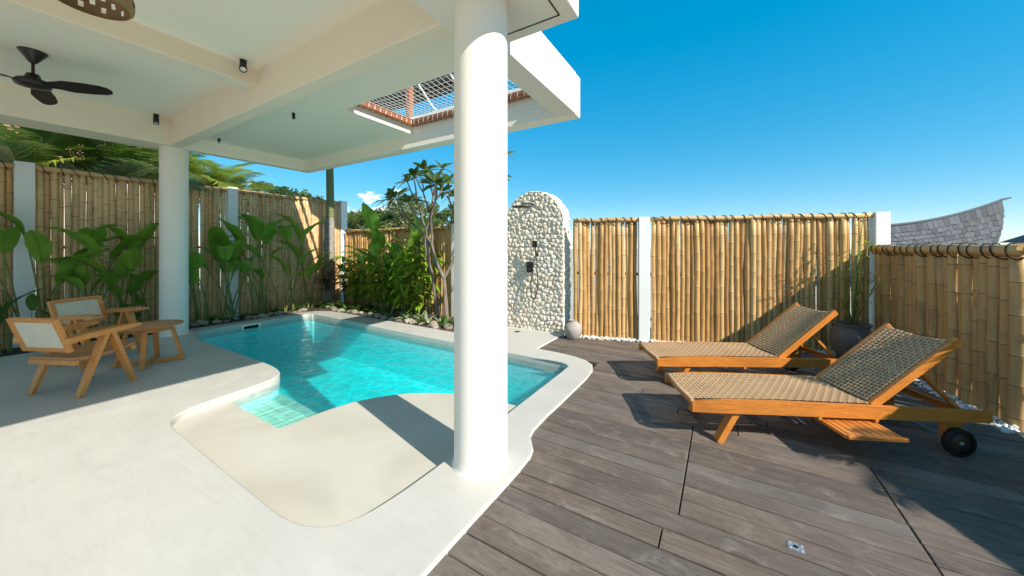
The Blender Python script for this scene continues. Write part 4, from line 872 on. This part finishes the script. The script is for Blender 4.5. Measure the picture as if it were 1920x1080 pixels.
# ---------------------------------------------------------------- neighbours' roofs, pole
def swoop_roof():
    T = thing('shingle_roof', 'grey shingled roof with an upswept ridge beyond the right fence', 'roof', (7.6, 21.0, 0))
    A, B = Vector((4.6, 19.2)), Vector((9.62, 22.2)); d = (B - A); nrm = Vector((-d.y, d.x)).normalized()
    def S(u, v):                                                            # u along the ridge, v down the slope towards the viewer
        p = A + d * u; zt = 2.30 + 1.08 * u ** 2.1; zb = .6 + .1 * u; rake = .26 * v ** 1.6 * u ** 2; q = p - d * rake - nrm * (.55 * v); z = zt + (zb - zt) * (v ** .85); return Vector((q.x, q.y, z))
    n, m = 22, 14; mb = MB(); th = Vector((0, 0, -.08)); top = [S(i / n, j / m) for j in range(m + 1) for i in range(n + 1)]; k = len(top); f = []
    for j in range(m):
        for i in range(n): a = j * (n + 1) + i; f += [(a, a + n + 1, a + n + 2, a + 1), (k + a, k + a + 1, k + a + n + 2, k + a + n + 1)]
    for i in range(n): f += [(i, i + 1, k + i + 1, k + i)]
    for j in range(m): a = j * (n + 1) + n; f += [(a, a + n + 1, k + a + n + 1, k + a)]
    mb.add(top + [p + th for p in top], f); part('roof_shell', mb, 'shingle', T, True)
    o = MB().add([p for p in top] + [Vector((p.x + nrm.x * 4.2 * (j / m), p.y + nrm.y * 4.2 * (j / m), p.z - .02)) for j in range(m + 1) for p in [top[j * (n + 1) + i] for i in range(n + 1)]], [])
    rnd = random.Random(3); us = 27; vs2 = 11
    for j in range(vs2):
        for i in range(us):
            u0, u1 = (i + (j % 2) * .5) / us, (i + (j % 2) * .5 + .95) / us; u1 = min(u1, 1.); v0, v1 = j / vs2, min(1, (j + 1.25 + rnd.uniform(-.12, .12)) / vs2)
            if u0 >= .995: continue
            a, b, c, e = S(u0, v0), S(u1, v0), S(u1, v1), S(u0, v1); nn = (b - a).cross(e - a).normalized(); nn = -nn if nn.z < 0 else nn; t0, t1 = .012, .045 + rnd.uniform(0, .012)
            v = [a + nn * t0, b + nn * t0, c + nn * t1, e + nn * t1, a, b, c + nn * .012, e + nn * .012]; ctr = a.copy()
            ms = MB().add([x - ctr for x in v], [(0, 3, 2, 1), (3, 7, 6, 2), (0, 4, 7, 3), (1, 2, 6, 5)]); link('shingle', ms.mesh('shingle', 'shingle'), T, ctr - Vector(T.location))
    part('ridge_cap', MB().tube([S(i / 20, 0) + Vector((0, 0, .05)) for i in range(21)] + [S(1, 0) + Vector((.30, .18, .13))], [.05] * 21 + [.035], 6), 'shingle', T, True)
    part('wall', MB().box(5.2, 8.6, 20.6, 23.4, -.1, 1.2), 'housewall', T, True)
swoop_roof()
d2 = thing('dark_roof', 'tip of a dark pointed roof at the right picture edge', 'roof', (13.2, 26.6, 0))
part('roof', MB().add([(-1.1, -1.1, 1.75), (1.8, -1.4, 1.75), (1.8, 1.6, 1.75), (-1.1, 1.6, 1.75), (.4, .1, 2.75)], [(0, 1, 4), (1, 2, 4), (2, 3, 4), (3, 0, 4), (3, 2, 1, 0)]), 'shingle', d2); part('wall', MB().box(-.8, 1.5, -.9, 1.3, -.1, 1.76), 'housewall', d2)
nb = thing('neighbour_house', 'pinkish tiled house roof behind the dark palms on the left', 'house', (-18, 3.2, -.13))
part('wall', MB().box(-2.2, 1.2, -4.5, 1.6, 0, 4.2), 'housewall', nb)
rf = part('roof', MB().add([(1.7, -5, 4.1), (1.7, 2.1, 4.1), (-.5, .5, 6.6), (-.5, -4, 6.6), (-2.7, 2.1, 4.1), (-2.7, -5, 4.1)], [(0, 1, 2, 3), (1, 4, 2), (4, 5, 3, 2), (5, 0, 3), (0, 5, 4, 1)]), 'redroof', nb)
for k in range(9):
    z = 4.2 + k * .28; x = 1.66 - k * .247; part('tile_row', MB().bar((x, -4.9 + k * .1, z), (x, 2.0 - k * .17, z), .05, .04), 'redroof', rf)
tag(part('utility_pole', MB().tube([(0, 0, -.1), (0, 0, 7)], [.06, .045], 10).bar((-.02, -.4, 6.6), (-.02, .4, 6.6), .06, .08), 'metalpole', None), 'thin grey utility pole behind the palms on the left', 'pole').location = (-14, 2.05, 0)
# ---------------------------------------------------------------- stones and gravel
ROCK = []
for s in range(6):
    bm = bmesh.new(); bmesh.ops.create_icosphere(bm, subdivisions=2, radius=1)
    for v in bm.verts: q = v.co.copy(); v.co = Vector((q.x, q.y * .8, q.z * .6)) * (1 + .35 * noise.noise(q * 1.3 + Vector((s * 7, 0, 0))) + .12 * noise.noise(q * 3.5 + Vector((0, s * 5, 0))))
    me = bpy.data.meshes.new('rock'); bm.to_mesh(me); bm.free(); me.materials.append(M['rock']); ROCK.append(me)
rnd = random.Random(12); k = 0
for i in range(34):
    t = i / 33
    if t < .45: x, y = -8.78 + .1 * math.sin(i * 1.7) + .25 * (t / .45) ** 2, 2.2 + t / .45 * 2.5
    else: u = (t - .45) / .55; x, y = -8.45 + u * 4.0, 5.0 + .06 * math.sin(i * 2.1) - .05 * u
    o = link('bed_rock', ROCK[i % 6], None, (x + rnd.uniform(-.06, .06), y + rnd.uniform(-.06, .06), -.015), (0, 0, rnd.uniform(0, 6)), rnd.uniform(.055, .12)); tag(o, 'brown grey edging rock lying in the planting bed round the pool', 'rock', 'edging rocks round the pool bed')
def pebbles(name, label, mat, pts, r0, r1, seed):
    rnd = random.Random(seed); mb = MB(); oc = [(1, 0, 0), (0, 1, 0), (-1, 0, 0), (0, -1, 0), (0, 0, .7), (0, 0, -.6)]; of = [(0, 1, 4), (1, 2, 4), (2, 3, 4), (3, 0, 4), (1, 0, 5), (2, 1, 5), (3, 2, 5), (0, 3, 5)]
    for x, y, z in pts:
        r = rnd.uniform(r0, r1); a = rnd.uniform(0, 6.28); c, s = math.cos(a) * r, math.sin(a) * r
        mb.add([(x + (p[0] * c - p[1] * s) * rnd.uniform(.7, 1.2), y + (p[0] * s + p[1] * c) * rnd.uniform(.7, 1.2), z + p[2] * r) for p in oc], of)
    o = part(name, mb, mat, None); tag(o, label, 'gravel', kind='stuff')
pts = []
for i in range(900):
    s = random.random() * 4.0; off = random.uniform(-.16, .03); pts.append((-2.2 + s * .957 - off * -.289, 5.66 + s * .289 + off * .957, -.012 + random.uniform(-.02, .012)))
for i in range(380): s = random.random() * 2.1; off = random.uniform(.03, .17); pts.append((1.865 + s * .134 - off * .99, 6.64 - s * .991 - off * .134, -.015 + random.uniform(-.02, .012)))
pebbles('white_gravel', 'strip of white pebbles along the foot of the right fences', 'wgravel', pts, .016, .036, 1)
pts = []
for i in range(2600):
    if random.random() < .5: pts.append((random.uniform(-8.95, -8.38), random.uniform(-.5, 4.4), -.04))
    else: pts.append((random.uniform(-8.6, -3.95), random.uniform(4.76, 5.2), -.04))
pebbles('dark_gravel', 'dark grey gravel covering the bed between pool and plants', 'dgravel', pts, .018, .038, 2)
